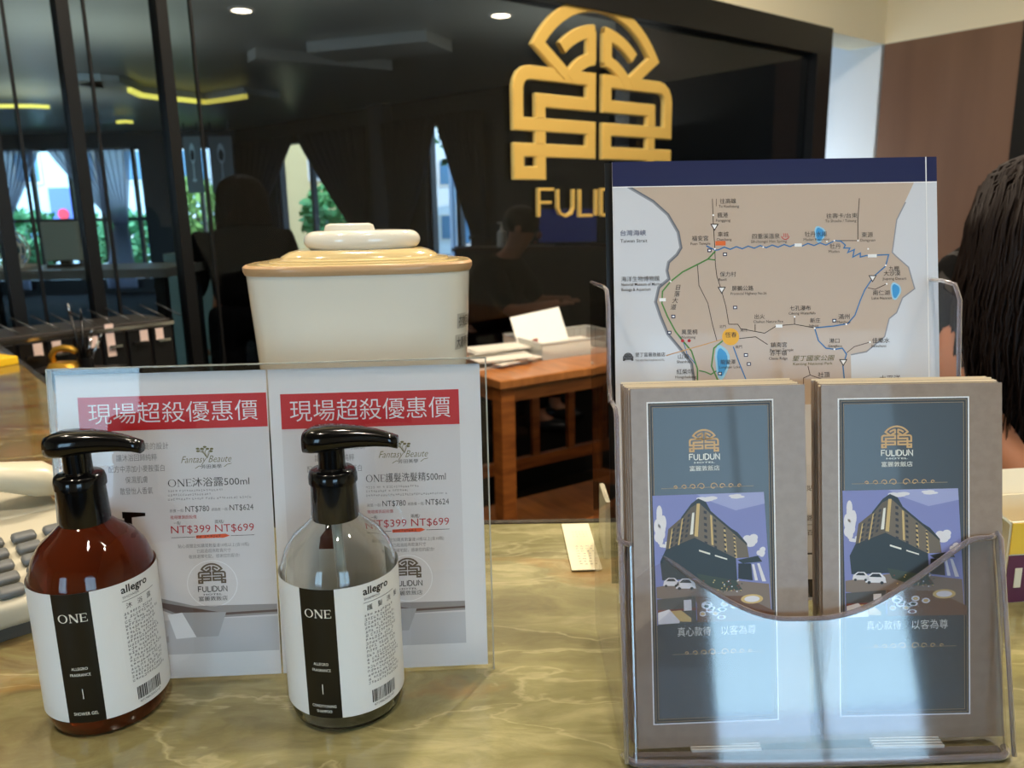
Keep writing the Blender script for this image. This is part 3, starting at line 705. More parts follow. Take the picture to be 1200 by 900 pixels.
    pg([(345, 420), (410, 440), (410, 450), (345, 430)], M_lwhite, 8); pg([(438, 450), (510, 472), (510, 480), (438, 458)], M_lwhite, 8)
    pg([(570, 480), (690, 455), (715, 490), (600, 500)], c_base, 8); pg([(685, 500), (700, 500), (738, 605), (715, 605)], c_cl, 8.2); pg([(655, 505), (668, 505), (690, 600), (672, 600)], c_cl, 8.2); pg([(575, 500), (650, 500), (660, 600), (575, 590)], c_dark, 8)
    pg([(95, 640), (360, 590), (560, 600), (755, 620), (768, 775), (98, 705)], c_road, 8.3)
    pg([(330, 560), (560, 600), (600, 655), (480, 660), (360, 620)], c_green, 8.4)
    random.seed(3)
    for i in range(36): pp = Z(random.uniform(370, 600), random.uniform(595, 665)); A.ell(pp, .9*k_, .8*k_, random.choice((c_red, c_cl, c_green, c_yel)), 8.5+.01*i, 6)
    for cx_, cy_, s_ in ((180, 610, 1), (265, 620, 1.25)):
        pg([(cx_-45*s_, cy_+22*s_), (cx_-40*s_, cy_-5*s_), (cx_-15*s_, cy_-25*s_), (cx_+22*s_, cy_-25*s_), (cx_+45*s_, cy_-3*s_), (cx_+50*s_, cy_+22*s_)], c_cl, 9)
        pg([(cx_-28*s_, cy_-5*s_), (cx_-12*s_, cy_-20*s_), (cx_+18*s_, cy_-20*s_), (cx_+30*s_, cy_-4*s_)], c_dark, 9.2)
        for xx in (-28, 30): pp = Z(cx_+xx*s_, cy_+22*s_); A.ell(pp, 1.6*k_*s_, 1.5*k_*s_, c_dark, 9.3, 10)
    # small pictures: bedroom, dining table, plate
    pg([(98, 712), (325, 690), (330, 845), (104, 862)], mat('print_room', (82, 78, 74), .4), 9.5)
    pg([(105, 790), (170, 770), (235, 830), (230, 850), (106, 858)], c_cl, 9.7); pg([(180, 780), (240, 775), (300, 820), (300, 842), (235, 840)], c_yel, 9.8); pg([(255, 715), (300, 712), (302, 775), (257, 778)], c_cl, 9.8); pg([(105, 775), (330, 760), (330, 772), (105, 788)], c_red, 9.6)
    pg([(330, 690), (600, 690), (780, 775), (790, 830), (335, 845)], mat('print_table_brown', (112, 78, 54), .4), 9.5)
    for i in range(14):
        xx = random.uniform(350, 560); yy = random.uniform(725, 820); pp = Z(xx, yy); A.ell(pp, random.uniform(3, 6.5)*k_, random.uniform(2, 4)*k_, c_cl, 9.6+.02*i, 14); A.ell(pp, 3*k_, 1.8*k_, random.choice((c_red, c_yel, c_green)), 9.61+.02*i, 10)
    pp = Z(655, 708); A.ell(pp, 13*k_, 5.5*k_, c_yel, 10, 24); A.ell(pp, 9*k_, 3.6*k_, c_cl, 10.2, 24)
    q = P(794, 744); A.text('真心款待', q[0], q[1]-1*k_, 12*k_, M_lwhite, 10, 'l', width=39*k_); A.text('以客為尊', q[0]+51*k_, q[1]-1*k_, 12*k_, M_lwhite, 10, 'l', width=41*k_)
    A.build('printed_cover', r); return r
br1 = make_brochure(BS1, True); tag(br1, 'front brochure of the left stack, taupe and slate with a photo of a building', 'brochure')
br2 = copy_tree(br1); br2.matrix_world = BS2.M @ Matrix.Diagonal((BS2.W/BS1.W, BS2.H/BS1.H, 1, 1)); tag(br2, 'front brochure of the right stack, taupe and slate with a photo of a building', 'brochure')
plain = {}
ORD = ('second', 'third', 'fourth', 'fifth', 'rearmost')
for side, S in (('left', BS1), ('right', BS2)):
    for i in range(1, 6):
        r = empty('brochure', label='taupe brochure with a cream inner leaf, %s from the front in the %s stack' % (ORD[i-1], side), cat='brochure', group='brochures stacked in the %s pocket' % side)
        S2 = Matrix.Translation((random.uniform(-.001, .001) - (.0007*i if side == 'left' else .0002*i), random.uniform(-.0006, .0002)+.0007*i, -.0021*i))
        r.matrix_world = S.M @ S2
        if side not in plain:
            plain[side] = (fbox('leaflet_body', 0, 0, S.W, S.H-.0010, -.0007, 0, M_taupe, r), fbox('inner_leaf', .0005, 0, S.W-.0005, S.H, -.0014, -.0008, M_pedge, r))
        else:
            for q in plain[side]: o = q.copy(); COL.objects.link(o); o.parent = r

# ---- folded map leaflet standing behind
mBL = at(714, 470, .512); MT = at(720, 191, .545); MTr = at(1095, 186, .545); MB = at(718, 460, .513); MBr = at(1103, 453.5, .513)
MS = Sheet(MB - (MT-MB)*.92, MB - (MT-MB)*.92 + (MBr-MB), MB)
v_top = MS.uv(900, 187)[1]; uL = MS.uv(719, 300)[0]; uR = MS.uv(1099, 300)[0]
mp_ = empty('map_leaflet', label='large folded road map leaflet with navy top band, standing at the front behind the brochures', cat='map'); mp_.matrix_world = MS.M
fbox('sheet', uL, 0, uR, v_top, -.0009, 0, M_paper, mp_)
A = Art(); A.dh = 4e-5; P = MS.uv
M_navy = mat('print_navy', (30, 32, 72), .35); M_land = mat('print_land', (190, 170, 152), .4, coat=.2); M_sea = mat('print_sea', (206, 208, 214), .4, coat=.2)
M_dk = mat('print_map_ink', (58, 50, 46), .5); M_grn = mat('print_route_green', (76, 132, 56), .4); M_blu = mat('print_route_blue', (62, 116, 170), .4); M_coast = mat('print_coast_shadow', (140, 142, 150), .5); M_coast2 = mat('print_coast_shadow_dark', (104, 106, 114), .5)
M_lake = mat('print_lake', (62, 150, 210), .4); M_lake2 = mat('print_lake_edge', (150, 200, 226), .4); M_oran = mat('print_amber_disc', (232, 172, 38), .4); M_orl = mat('print_orange_line', (206, 150, 80), .4); M_yl = mat('print_orange_box', (226, 108, 44), .4)
kk = (P(1000, 320)[0]-P(900, 320)[0])/100
A.rect(uL, 0, uR, v_top, M_sea, 1)
vn = P(900, 216)[1]; 
def X(pts): return [P(700+x*.35, 170+y*.35) for x, y in pts]
land = [(105, 135), (190, 185), (240, 230), (275, 290), (285, 345), (270, 370), (243, 395), (238, 420), (245, 450), (210, 480), (200, 525), (215, 570), (240, 630), (290, 690), (320, 730), (330, 800), (330, 1500), (850, 1500), (850, 780), (848, 700), (900, 690), (960, 640), (975, 580), (1000, 560), (1020, 510), (1060, 480), (1040, 410), (1000, 375), (985, 360), (1000, 250), (1030, 190), (1060, 125), (1060, 120), (105, 120)]
L0 = X(land)
A.line(X(land[:16]), 7*kk, M_coast, 1.6); A.line(X(land[:16]), 3.5*kk, M_coast2, 1.8)
A.line(X(land[19:31]), 3*kk, M_coast, 1.6)
bm_ = bmesh.new(); bv = [bm_.verts.new((p[0], p[1], 0)) for p in L0]; bm_.faces.new(bv); bmesh.ops.triangulate(bm_, faces=bm_.faces[:]); bm_.verts.index_update()
A.add([(v.co.x, v.co.y) for v in bm_.verts], [tuple(v.index for v in f_.verts) for f_ in bm_.faces], M_land, 3); bm_.free()
A.rect(uL, vn, uR, v_top, M_navy, 6); A.rect(uL, vn-.0006, uR, vn, M_wht, 6)
A.rect(uR-.0075, 0, uR-.0068, v_top, M_wht, 7)
def ln(pts, m_, wd=1.3, L=4): A.line(X(pts), wd*kk, m_, L)
def tx(s, x, y, px=6, m_=None, al='l', w=None, shear=0, off=0, L=9): 
    q = P(700+x*.35, 170+y*.35); A.text(s, q[0], q[1], px*kk, m_ or M_dk, L, al, width=(w*.35*kk if w else None), shear=shear, off=off)
ln([(385, 180), (388, 260), (393, 345), (395, 400), (400, 440), (415, 485), (430, 540), (440, 600)], M_dk, .8); ln([(398, 180), (398, 205)], M_dk, .6)
ln([(335, 400), (340, 470), (370, 530), (385, 600), (400, 655)], M_dk, .8)
ln([(877, 178), (872, 250), (872, 320), (800, 320)], M_dk, .9)
ln([(440, 600), (470, 600), (480, 615), (560, 630), (600, 605), (660, 600), (727, 612)], M_dk, .8); ln([(660, 600), (660, 575)], M_dk, .8); ln([(528, 622), (528, 600)], M_dk, .8)
ln([(475, 648), (530, 642), (570, 668)], M_dk, .8); ln([(835, 695), (860, 675), (912, 660)], M_brn, .9); ln([(905, 478), (930, 483), (968, 465)], M_brn, .9)
ln([(705, 740), (712, 770), (755, 785)], M_brn, .9); ln([(690, 800), (690, 780), (712, 770)], M_brn, .9); ln([(650, 850), (685, 835), (690, 800)], M_brn, .9)
riv = [(365, 338), (395, 352)] + [(405+i*20, 347+(-1)**i*4-i*.9) for i in range(19)] + [(795, 320)]
ln(riv, M_blu, 1.5, 5)
ln([(795, 320), (815, 322), (830, 335), (825, 345), (845, 345), (838, 360), (860, 350), (855, 375), (880, 362), (880, 375), (900, 370), (975, 367), (965, 405), (925, 440), (895, 485), (880, 520), (862, 570), (838, 598), (790, 606), (727, 612), (740, 655), (765, 680), (795, 684), (820, 680), (834, 700), (822, 740), (828, 800)], M_blu, 1.5, 5)
ln([(455, 675), (475, 730), (500, 792)], M_blu, 1.4, 5)
ln([(395, 355), (370, 382), (335, 400), (285, 425), (245, 457), (218, 490), (216, 530), (235, 575), (262, 625), (290, 660), (315, 690), (335, 750), (335, 800)], M_grn, 1.7, 6); ln([(370, 382), (395, 385)], M_grn, 1.4, 6)
ln([(420, 655), (390, 680), (382, 740), (405, 792)], M_grn, 1.7, 6); ln([(340, 755), (362, 760), (380, 768), (400, 755)], M_grn, 1.5, 6)
ln([(262, 625), (290, 665), (300, 700), (330, 735)], M_blu, 1.0, 5.5)
ln([(230, 705), (420, 650)], M_orl, 1.0, 6.2)
p = P(700+446*.35, 170+642*.35); A.ell(p, 10*kk, 10*kk, M_oran, 7, 28)
def blob(cx, cy, rx, ry):
    p = P(700+cx*.35, 170+cy*.35); n = 18; o1 = []; o2 = []
    for i in range(n):
        a = 2*PI*i/n; q = 1+.12*math.sin(3*a+1)
        o1.append((p[0]+rx*kk*q*math.cos(a), p[1]+ry*kk*q*math.sin(a))); o2.append((p[0]+rx*.72*kk*q*math.cos(a), p[1]+ry*.8*kk*q*math.sin(a)))
    A.poly(o1, M_lake2, 6.6); A.poly(o2, M_lake, 6.8)
blob(744, 298, 6.5, 9.5); blob(998, 488, 6, 10); blob(417, 725, 8.5, 20)
for x, y in ((392, 275), (416, 486), (921, 447), (823, 728)):
    q = [P(700+a*.35, 170+b*.35) for a, b in ((x-14, y-11), (x+14, y-11), (x, y+13))]; A.poly(q, M_dk, 7); q = [P(700+a*.35, 170+b*.35) for a, b in ((x-9, y-8), (x+9, y-8), (x, y+7))]; A.poly(q, M_wht, 7.3)
for x, y in ((388, 235), (393, 348), (245, 457), (555, 342), (768, 323), (793, 320), (872, 320), (965, 403), (727, 613), (833, 600), (793, 684), (912, 660), (968, 465), (757, 785), (660, 575), (906, 348)):
    p = P(700+x*.35, 170+y*.35); A.ell(p, 1.1*kk, 1.1*kk, M_wht, 8, 8)
for x, y in ((375, 353), (427, 366), (461, 544), (793, 588), (254, 574), (241, 628), (497, 703), (507, 733), (410, 765)):
    p = P(700+x*.35, 170+y*.35); A.rect(p[0]-2.4*kk, p[1]-2*kk, p[0]+2.4*kk, p[1]+2*kk, M_navy, 8); A.rect(p[0]-1.4*kk, p[1]-.9*kk, p[0]+1.4*kk, p[1]+.9*kk, M_wht, 8.3)
for x, y, w_ in ((672, 335, 24), (920, 371, 30), (608, 606, 22), (218, 518, 22)):
    p = P(700+x*.35, 170+y*.35); A.rect(p[0]-w_*.175*kk, p[1]-1.9*kk, p[0]+w_*.175*kk, p[1]+1.9*kk, M_wht, 8)
p = P(700+412*.35, 170+329*.35); A.rect(p[0]-6*kk, p[1]-2.6*kk, p[0]+6*kk, p[1]+2.6*kk, M_yl, 8)
p = P(700+629*.35, 170+306*.35); 
for q in (-1, 0, 1): A.line([(p[0]+q*2.2*kk, p[1]-1*kk), (p[0]+(q*2.2+.7)*kk, p[1]+1*kk), (p[0]+q*2.2*kk, p[1]+3.5*kk)], .7*kk, M_red, 8)
A.line(arc(p[0], p[1]+1*kk, 4.5*kk, 100, 260), .9*kk, M_red, 8)
for x in (285, 307): 
    p = P(700+x*.35, 170+655*.35); A.ell(p, 2.2*kk, 2.2*kk, M_red, 8, 5)
for s, e, x, y, w_, we in (('往高雄', 'To Kaohsiung', 410, 195, 54, 68), ('楓港', 'Fonggang', 401, 242, 36, 48), ('福安宮', 'Fuan Temple', 316, 320, 55, 66), ('車城', 'Checheng', 403, 306, 36, 50), ('四重溪溫泉', 'Sihchongsi Hot Spring', 518, 313, 92, 120), ('牡丹水庫', 'Mudan Reservoir', 694, 306, 74, 88), ('往壽卡/台東', 'To Shouka / Taitung', 766, 244, 104, 104), ('東源', 'Dongyuan', 884, 308, 38, 50), ('牡丹', 'Mudan', 778, 346, 36, 36), ('保力村', 'Baoli', 410, 440, 54, 26), ('屏鵝公路', 'Provincial Highway No.26', 450, 487, 72, 120), ('九棚', '', 975, 420, 34, 0), ('大沙漠', 'Jiupeng Desert', 958, 437, 56, 80), ('南仁湖', 'Lake Nanren', 922, 502, 56, 66), ('滿州', 'Manjhou', 806, 582, 38, 44), ('七孔瀑布', 'Cikong Waterfalls', 644, 553, 70, 90), ('出火', 'Chuhuo Nature Fire', 526, 581, 34, 100), ('新庄', 'Sinjhuang', 712, 594, 34, 32), ('鎮南宮', 'Jhennan Temple', 580, 676, 54, 80), ('赤牛嶺', 'Chiniu Ridge', 578, 704, 56, 62), ('港口', 'Gangkou', 776, 662, 34, 46), ('佳樂水', 'Jialeshuei', 920, 662, 58, 50), ('社頂', 'Sheding', 738, 777, 40, 50), ('萬里桐', 'Wanlitong', 282, 633, 52, 50), ('山海', 'Shanhai', 270, 715, 36, 44), ('紅柴坑', 'Hongchaikeng', 265, 766, 56, 70), ('龍鑾潭', 'Longluan Lake', 412, 733, 50, 70), ('恆春', '', 428, 643, 38, 0), ('北門', '', 408, 612, 22, 0), ('東門', '', 478, 624, 22, 0), ('南門', '', 462, 680, 22, 0)):
    tx(s, x, y, w_*.35/len(s)*1.02, w=w_)
    if e: tx(e, x-4, y+15, 4.4, w=we, off=0.0)
tx('墾丁國家公園', 652, 722, 7.2, M_lgold, w=138, shear=.25); tx('Kenting National Park', 655, 737, 4.4, M_lgold, w=132, off=0)
tx('太平洋', 944, 790, 8, w=70)
tx('台灣海峽', 77, 303, 7.4, mat('print_navy_ink', (42, 50, 92), .5), w=86); tx('Taiwan Strait', 77, 327, 5.6, w=90, off=.004)
tx('海洋生物博物館', 80, 456, 6.6, w=128); tx('National Museum of Marine', 80, 472, 4.8, w=135, off=.004); tx('Biology & Aquarium', 80, 489, 4.8, w=98, off=.004)
for i, c_ in enumerate('日落大道'): tx(c_, 262-i*6, 484+i*22, 7, shear=.2)
q = P(700+103*.35, 170+722*.35); art_emblem(A, q[0], q[1], 6*kk, M_dk, 8, .16)
tx('墾丁富麗敦飯店', 127, 708, 5.4, w=100); tx('THE KENTING FULIDUN HOTEL', 127, 724, 3.0, w=98, off=0)
# lower part of the sheet, glimpsed between the brochures
q = P(936, 474)
A.rect(q[0]-.03, 0, q[0]+.03, q[1], M_sea, 8.4)
A.line([(q[0]-.006, q[1]+.004), (q[0]-.003, q[1]), (q[0], q[1]+.003), (q[0]+.004, q[1]+.001)], .0012, M_oran, 9); A.line([(q[0]-.004, q[1]+.006), (q[0]+.003, q[1]+.004)], .001, M_lake, 9)
for i, (s, y) in enumerate((('在曬貼', 575), ('了', 584), ('文創路', 610), ('一路一', 618), ('學聯百', 627))): 
    q2 = P(931, y); A.text(s, q2[0], q2[1], .0042, M_ink, 9, 'l')
q3 = P(930, 650); A.rect(q3[0], q3[1], q3[0]+.02, q3[1]+.0012, M_ink, 9); q4 = P(936, 700); A.rect(q4[0], q4[1], q4[0]+.02, q4[1]+.012, M_ink, 9)
A.build('printed_map', mp_)
for i, (du, dv, dz) in enumerate(((.0008, .0006, -.002), (.0016, .001, -.004), (-.004, .0014, -.007))):
    o = empty('map_leaflet', label=('folded map leaflet directly behind the front one, navy edge showing', 'second map leaflet behind the front one, navy edge showing', 'rearmost dark-edged map leaflet, sticking out at the left')[i], cat='map', group='map leaflets in the rear pocket')
    o.matrix_world = MS.M @ Matrix.Translation((du, dv, dz))
    fbox('sheet', uL, 0.01, uR, v_top, -.0009, 0, M_paper if i < 2 else M_black, o)
    fbox('top_band', uL, vn, uR, v_top-.0001, -.0001, .0002, M_navy if i < 2 else M_black, o)

# ---- the acrylic holder itself
hz = TOP
fl = atz(733, 888, hz+.004); fr = atz(1195, 893, hz+.004); xl, xr = fl.x, fr.x; yf = (fl.y+fr.y)/2
cL = at(733, 634, yf+.034); cR = at(1194, 636, yf+.034); zc = (cL.z+cR.z)/2; yc = yf+.034
dip = at(940, 727, yf+.022)
yb2 = atz(706, 742, hz).y
hold = empty('brochure_holder', ((xl+xr)/2, (yf+yb2)/2, hz), 'clear tiered acrylic brochure holder with a curved front lip', 'brochure holder')
bpy.context.view_layer.update()
def hc(o): return ch(o, hold)
T = .003
tm = at(703, 336, .0).z if False else None
zt2 = at(1128, 331, .50).z; xm = at(1128, 331, .50).x; xml = at(703, 336, .50).x
zs = at(1162, 470, .455).z; zs0 = at(1168, 592, .445).z
prof = [(yf, hz+.004), (yc, zc), (yc+.010, zc+.004), (.437, zs0+.008), (.448, zs-.004), (.453, zs), (.470, zs), (.478, zs-.003), (.485, zs+.01), (.492, zt2-.01), (.499, zt2-.001), (.515, zt2), (yb2+.055, zt2-.004), (yb2+.002, hz+.004)]
for sx, nm in ((xl, 'side_panel'), (xr, 'side_panel')):
    vs = [(sx-T/2, y, z) for y, z in prof] + [(sx+T/2, y, z) for y, z in prof]; n = len(prof)
    bm = bmesh.new(); v_ = [bm.verts.new(q) for q in vs]
    bm.faces.new(v_[:n]); bm.faces.new(v_[n:][::-1])
    for i in range(n): bm.faces.new([v_[i], v_[(i+1) % n], v_[n+(i+1) % n], v_[n+i]])
    bmesh.ops.triangulate(bm, faces=[f_ for f_ in bm.faces if len(f_.verts) > 4])
    hc(frombm(nm, bm, M_acr))
    hc(tube('edge_bead', [(sx, y, z) for y, z in prof[:-1]], .0014, M_edge, None, 8))
# front panel with a swooping lip, rounded upright corners
def lip(s):         # s in 0..1 across the width -> height factor along the leaning panel
    d = (dip.z-hz)/(zc-hz)
    t = (s-.065)/(.435-.065) if s < .44 else (0.93-s)/(.93-.50)
    t = max(0, min(1, t)); 
    return 1-(1-d)*(math.sin(t*PI/2)**1.15)*(1 if True else 0)
nx, nz = 60, 8
def fpt(s, q, off):
    x = xl+(xr-xl)*s; h = lip(s)*q; rad = .008
    e = min(s, 1-s)*(xr-xl); back = 0
    if e < rad: back = rad-math.sqrt(max(0, rad*rad-(rad-e)**2))
    y = yf+(yc-yf)*h+back+off-.0025*math.sin(PI*s)
    return Vector((x, y, hz+.004+(zc-hz-.004)*h))
ss = [0, .003, .008, .016, .026, .036] + [.036+(.928)*i/nx for i in range(1, nx)] + [.964, .974, .984, .992, .997, 1]
vs = []; fs = []; kx = len(ss)
for off in (0, .0028):
    for s_ in ss:
        for q in range(nz+1): vs.append(fpt(s_, q/nz, off))
st_ = nz+1
for lay in (0, 1):
    b = lay*kx*st_
    for i in range(kx-1):
        for q in range(nz):
            f_ = (b+i*st_+q, b+(i+1)*st_+q, b+(i+1)*st_+q+1, b+i*st_+q+1); fs.append(f_ if lay == 0 else f_[::-1])
hc(pyd('front_panel', vs, fs, M_acr_panel, None, True))
hc(tube('lip_edge', [fpt(s_, 1, .0014) for s_ in ss], .0017, M_edge, None, 8))
hc(tube('base_edge', [fpt(s_, 0, .0014)+Vector((0, 0, -.001)) for s_ in ss], .0022, M_edge, None, 8))
hc(box('base', ((xl+xr)/2, (yf+yb2)/2, hz+.0025), (xr-xl, yb2-yf-.004, .003), M_acr))
hc(box('base', ((xl+xr)/2, yf+.006, hz+.0028), (xr-xl-.01, .004, .0045), M_edge))['label'] = 'lavender tinted front ledge'
# back panel, leaning with the sheets
def ybk(z): return yb2+(z-hz)/(zt2-hz)*.055
hc(box('back_panel', ((xl+xr)/2, (yb2+.002+ybk(zt2))/2, (hz+.004+zt2)/2), (xr-xl-.004, .003, math.hypot(zt2-hz, .055)-.01), M_acr, rot=Matrix.Rotation(-math.atan2(.055, zt2-hz), 3, 'X')))
# pocket dividers
def pocket(y0, z0, y1, z1, th=.002):
    c = ((xl+xr)/2, (y0+y1)/2, (z0+z1)/2); hc(box('pocket_panel', c, (xr-xl-.006, th, math.hypot(y1-y0, z1-z0)), M_acr, rot=Matrix.Rotation(-math.atan2(y1-y0, z1-z0), 3, 'X')))
pocket(.440, hz+.006, .476, hz+.150)
hc(box('divider', ((BS1.o.x+BS1.W+BS2.o.x)/2+.001, yf+.030, hz+.045), (.0022, .040, .075), M_acr))
for S in (BS1, BS2):
    cx = S.o.x+S.W/2+(.0 if S is BS1 else -.006)
    for i in range(7):
        hc(box('rib', (cx, yf+.0075+i*.0022, hz+.0055+i*.0001), (.040, .0009, .0022), mat('ribbed_acrylic', (226, 222, 214), .25)))

# ================================================================== CREAM CONTAINER behind the sign
M_porc = mat('cream_gloss_plastic', (228, 222, 206), .12, coat=.5); M_lid = mat('beige_lid', (204, 180, 128), .16, coat=.4); M_rimb = mat('tan_rim', (190, 152, 110), .3)
CY = .655
cpos = at(424, 430, CY); cw = (at(562, 300, CY)-at(288, 308, CY)).length/2*.955
zr = at(425, 309, CY).z; 
con = empty('lidded_container', (at(424, 380, CY).x, CY+.01, TOP), 'glossy cream lidded container with a flat round knob, behind the sign', 'container', rz=.10)
def sup(a, b, z, n=64, e=3.2):
    o = []
    for i in range(n):
        t = 2*PI*i/n; c_, s_ = math.cos(t), math.sin(t)
        o.append((a*math.copysign(abs(c_)**(2/e), c_), b*math.copysign(abs(s_)**(2/e), s_), z))
    return o
def loft(name, secs, mt, parent, cap0=True, cap1=True, smooth=True):
    n = len(secs[0]); vs = [v for s_ in secs for v in s_]; fs = []
    for q in range(len(secs)-1):
        for i in range(n): j = (i+1) % n; fs.append((q*n+i, q*n+j, (q+1)*n+j, (q+1)*n+i))
    if cap0: fs.append(tuple(range(n))[::-1])
    if cap1: fs.append(tuple((len(secs)-1)*n+i for i in range(n)))
    o = pyd(name, vs, fs, mt, parent, smooth)
    if smooth: 
        try: o.data.set_sharp_from_angle(angle=math.radians(40))
        except Exception: pass
    return o
hr = zr-TOP; ca = cw; cb = cw*.62
loft('body', [sup(ca*.80, cb*.80, 0), sup(ca*.82, cb*.82, .004), sup(ca*.985, cb*.985, hr-.008), sup(ca*.99, cb*.99, hr-.006)], M_porc, con)
loft('rim', [sup(ca*.995, cb*.995, hr-.006), sup(ca*1.01, cb*1.01, hr-.003), sup(ca*1.01, cb*1.01, hr), sup(ca*.99, cb*.99, hr+.0015)], M_rimb, con)
lid_s = []
for a_, h_ in ((.985, .0015), (.90, .0020), (.893, .0029), (.80, .0034), (.793, .0045), (.70, .0058), (.69, .0070), (.62, .0105), (.56, .0118), (.50, .0120)):
    lid_s.append(sup(ca*a_, cb*a_, hr+h_, e=2.6))
loft('lid', lid_s, M_lid, con)
kx_ = ca*.03
kn = lathe('knob', [(0, .0110), (.030, .0110)] + [(.038+.0095*math.cos(t), .0188+.0078*math.sin(t)) for t in [-1.4+i*.28 for i in range(11)]] + [(.030, .0270), (.018, .0272), (0, .0272)], M_porc, con, 48); kn.location = (kx_, 0, hr); kn.scale = (1, .62, 1)
bt = lathe('knob_button', [(.021, .0260), (.0195, .0310), (.0165, .0325), (0, .0315)], M_porc, con, 36); bt.location = (kx_-.010, 0, hr); bt.scale = (1, .6, 1)
def on_body(t, z, off=.0006):
    f_ = .82+(.985-.82)*z/hr; c_, s_ = math.cos(t), math.sin(t); e = 3.2
    return ((ca*f_+off)*math.copysign(abs(c_)**(2/e), c_), (cb*f_+off)*math.copysign(abs(s_)**(2/e), s_), z)
def sticker(z0, z1, t0, t1, s, mt, ink):
    n = 8; vs = []; fs = []
    for i in range(n+1):
        t = t0+(t1-t0)*i/n; vs += [on_body(t, z0), on_body(t, z1)]
    fs = [(2*i, 2*i+2, 2*i+3, 2*i+1) for i in range(n)]
    o = pyd('sticker', vs, fs, mt, con)
    A = Art(lambda u, v, h: on_body(t0+(t1-t0)*u, z0+(z1-z0)*v, .0008+h)); A.dh = 5e-5
    A.text(s, .5, .18, .8, ink, 2, 'c', width=.86); A.build('sticker_print', o)
M_stk = mat('grey_sticker', (176, 170, 156), .5)
sticker(hr-.052, hr-.040, -.62, -.16, '衣物回收', M_stk, M_ink)
sticker(hr-.069, hr-.057, -.66, -.20, '大廳專用', M_stk, M_ink)
A = Art(lambda u, v, h: on_body(-.45+u*.4, hr-.128+v*.020, .0008+h)); art_emblem(A, 0.35, 0, .55, M_ink, 2, .15); A.build('emblem_print', con)

# ================================================================== SMALL THINGS ON THE COUNTER
# receipt slip
rp0 = atz(670, 668, TOP+.002); rp1 = atz(706, 667, TOP+.002); rt0 = atz(664, 613, TOP+.002)
RS = Sheet(rp0, rp1, rt0+Vector((.0, -.002, .0)))
r = empty('receipt_slip', label='small cream paper slip with dotted print lying on the counter by the holder', cat='paper'); r.matrix_world = RS.M
fbox('sheet', 0, 0, RS.W, RS.H, -.0008, 0, mat('cream_slip', (236, 228, 196), .6), r)
A = Art(); 
for i in range(8): A.dashes(RS.W*.30, RS.H*(.10+i*.052), RS.W*.62, RS.H*.02, M_ink if i < 3 else M_grey, 2, 1.6, .9)
for i in range(3): A.dashes(RS.W*.30, RS.H*(.68+i*.055), RS.W*.55, RS.H*.015, M_grey, 2, 1.4, .9)
tag(A.build('dotted_print', r), kind='stuff')
# upright cream card at the holder's left side
cb0 = at(700, 650, .60); 
q = atz(703, 640, TOP); crd = box('upright_card', (q.x+.004, q.y-.002, TOP+.027), (.0045, .05, .054), mat('cream_slip', (236, 228, 196), .6)); tag(crd, 'narrow cream card block standing on edge beside the holder', 'card')
# yellow pad at far left
q = atz(4, 428); yp = box('yellow_pad', (q.x-.06, q.y+.02, TOP+.009), (.16, .07, .018), mat('yellow_paper', (236, 190, 30), .5), rz=-.5, bev=.002); tag(yp, 'bright yellow pad lying on the far left of the counter', 'pad')

# telephone behind the amber bottle
M_phone = mat('beige_phone_plastic', (186, 180, 160), .35); M_key = mat('grey_key', (96, 98, 98), .4); M_keyb = mat('blue_key', (40, 142, 170), .4)
pb = atz(34, 640, TOP+.045); PRZ = .72
po_ = Vector((pb.x, pb.y, 0)) - Matrix.Rotation(PRZ, 3, 'Z') @ Vector((.060, -.030, 0))
ph = empty('desk_telephone', (po_.x+.012, po_.y-.012, TOP), 'beige desk telephone with grey keys, half hidden behind the amber bottle', 'telephone', rz=PRZ)
def slab(name, x0, x1, y0, y1, z00, z01, zb_, mt, parent, bev=.006):
    bm = bmesh.new(); v = [bm.verts.new(p) for p in ((x0, y0, zb_), (x1, y0, zb_), (x1, y1, zb_), (x0, y1, zb_), (x0, y0, z00), (x1, y0, z00), (x1, y1, z01), (x0, y1, z01))]
    for f_ in ((0, 3, 2, 1), (4, 5, 6, 7), (0, 1, 5, 4), (1, 2, 6, 5), (2, 3, 7, 6), (3, 0, 4, 7)): bm.faces.new([v[i] for i in f_])
    bmesh.ops.bevel(bm, geom=bm.edges[:], offset=bev, segments=3, affect='EDGES', profile=.5); return frombm(name, bm, mt, parent, True)
slab('base', -.10, .095, -.085, .115, .030, .068, .010, M_phone, ph)
slab('underside', -.09, .085, -.08, .105, .012, .012, 0, mat('grey_base', (80, 78, 72), .5), ph, .001)
rotk = Matrix.Rotation(math.atan2(.038, .20), 3, 'X')
for i in range(8):
    for j in range(5):
        x = -.083+i*.0235; y = -.074+j*.0185; z = .030+(y+.085)*.19+.0035
        if j == 0 and i % 2 == 0 or (i == 3 and j == 1): mk = M_keyb
        else: mk = M_key
        bm = bmesh.new(); addbox(bm, (x, y, z), (.0185, .0125, .007), rotk, .0032, 2); o = frombm('key', bm, mk, ph, True)
        if mk is M_keyb: o['label'] = 'blue key'
slab('cradle', -.10, .095, .040, .112, .055, .068, .03, M_phone, ph)
hs = tubemesh([(-.125, .058, .070), (-.10, .058, .076), (-.05, .060, .088), (.0, .061, .093), (.05, .060, .090), (.085, .058, .080), (.105, .058, .070)], [.014, .022, .017, .0155, .017, .022, .014], 16, flat=.72)
pyd('handset', hs[0], hs[1], mat('pale_beige_handset', (200, 192, 168), .3), ph, True)

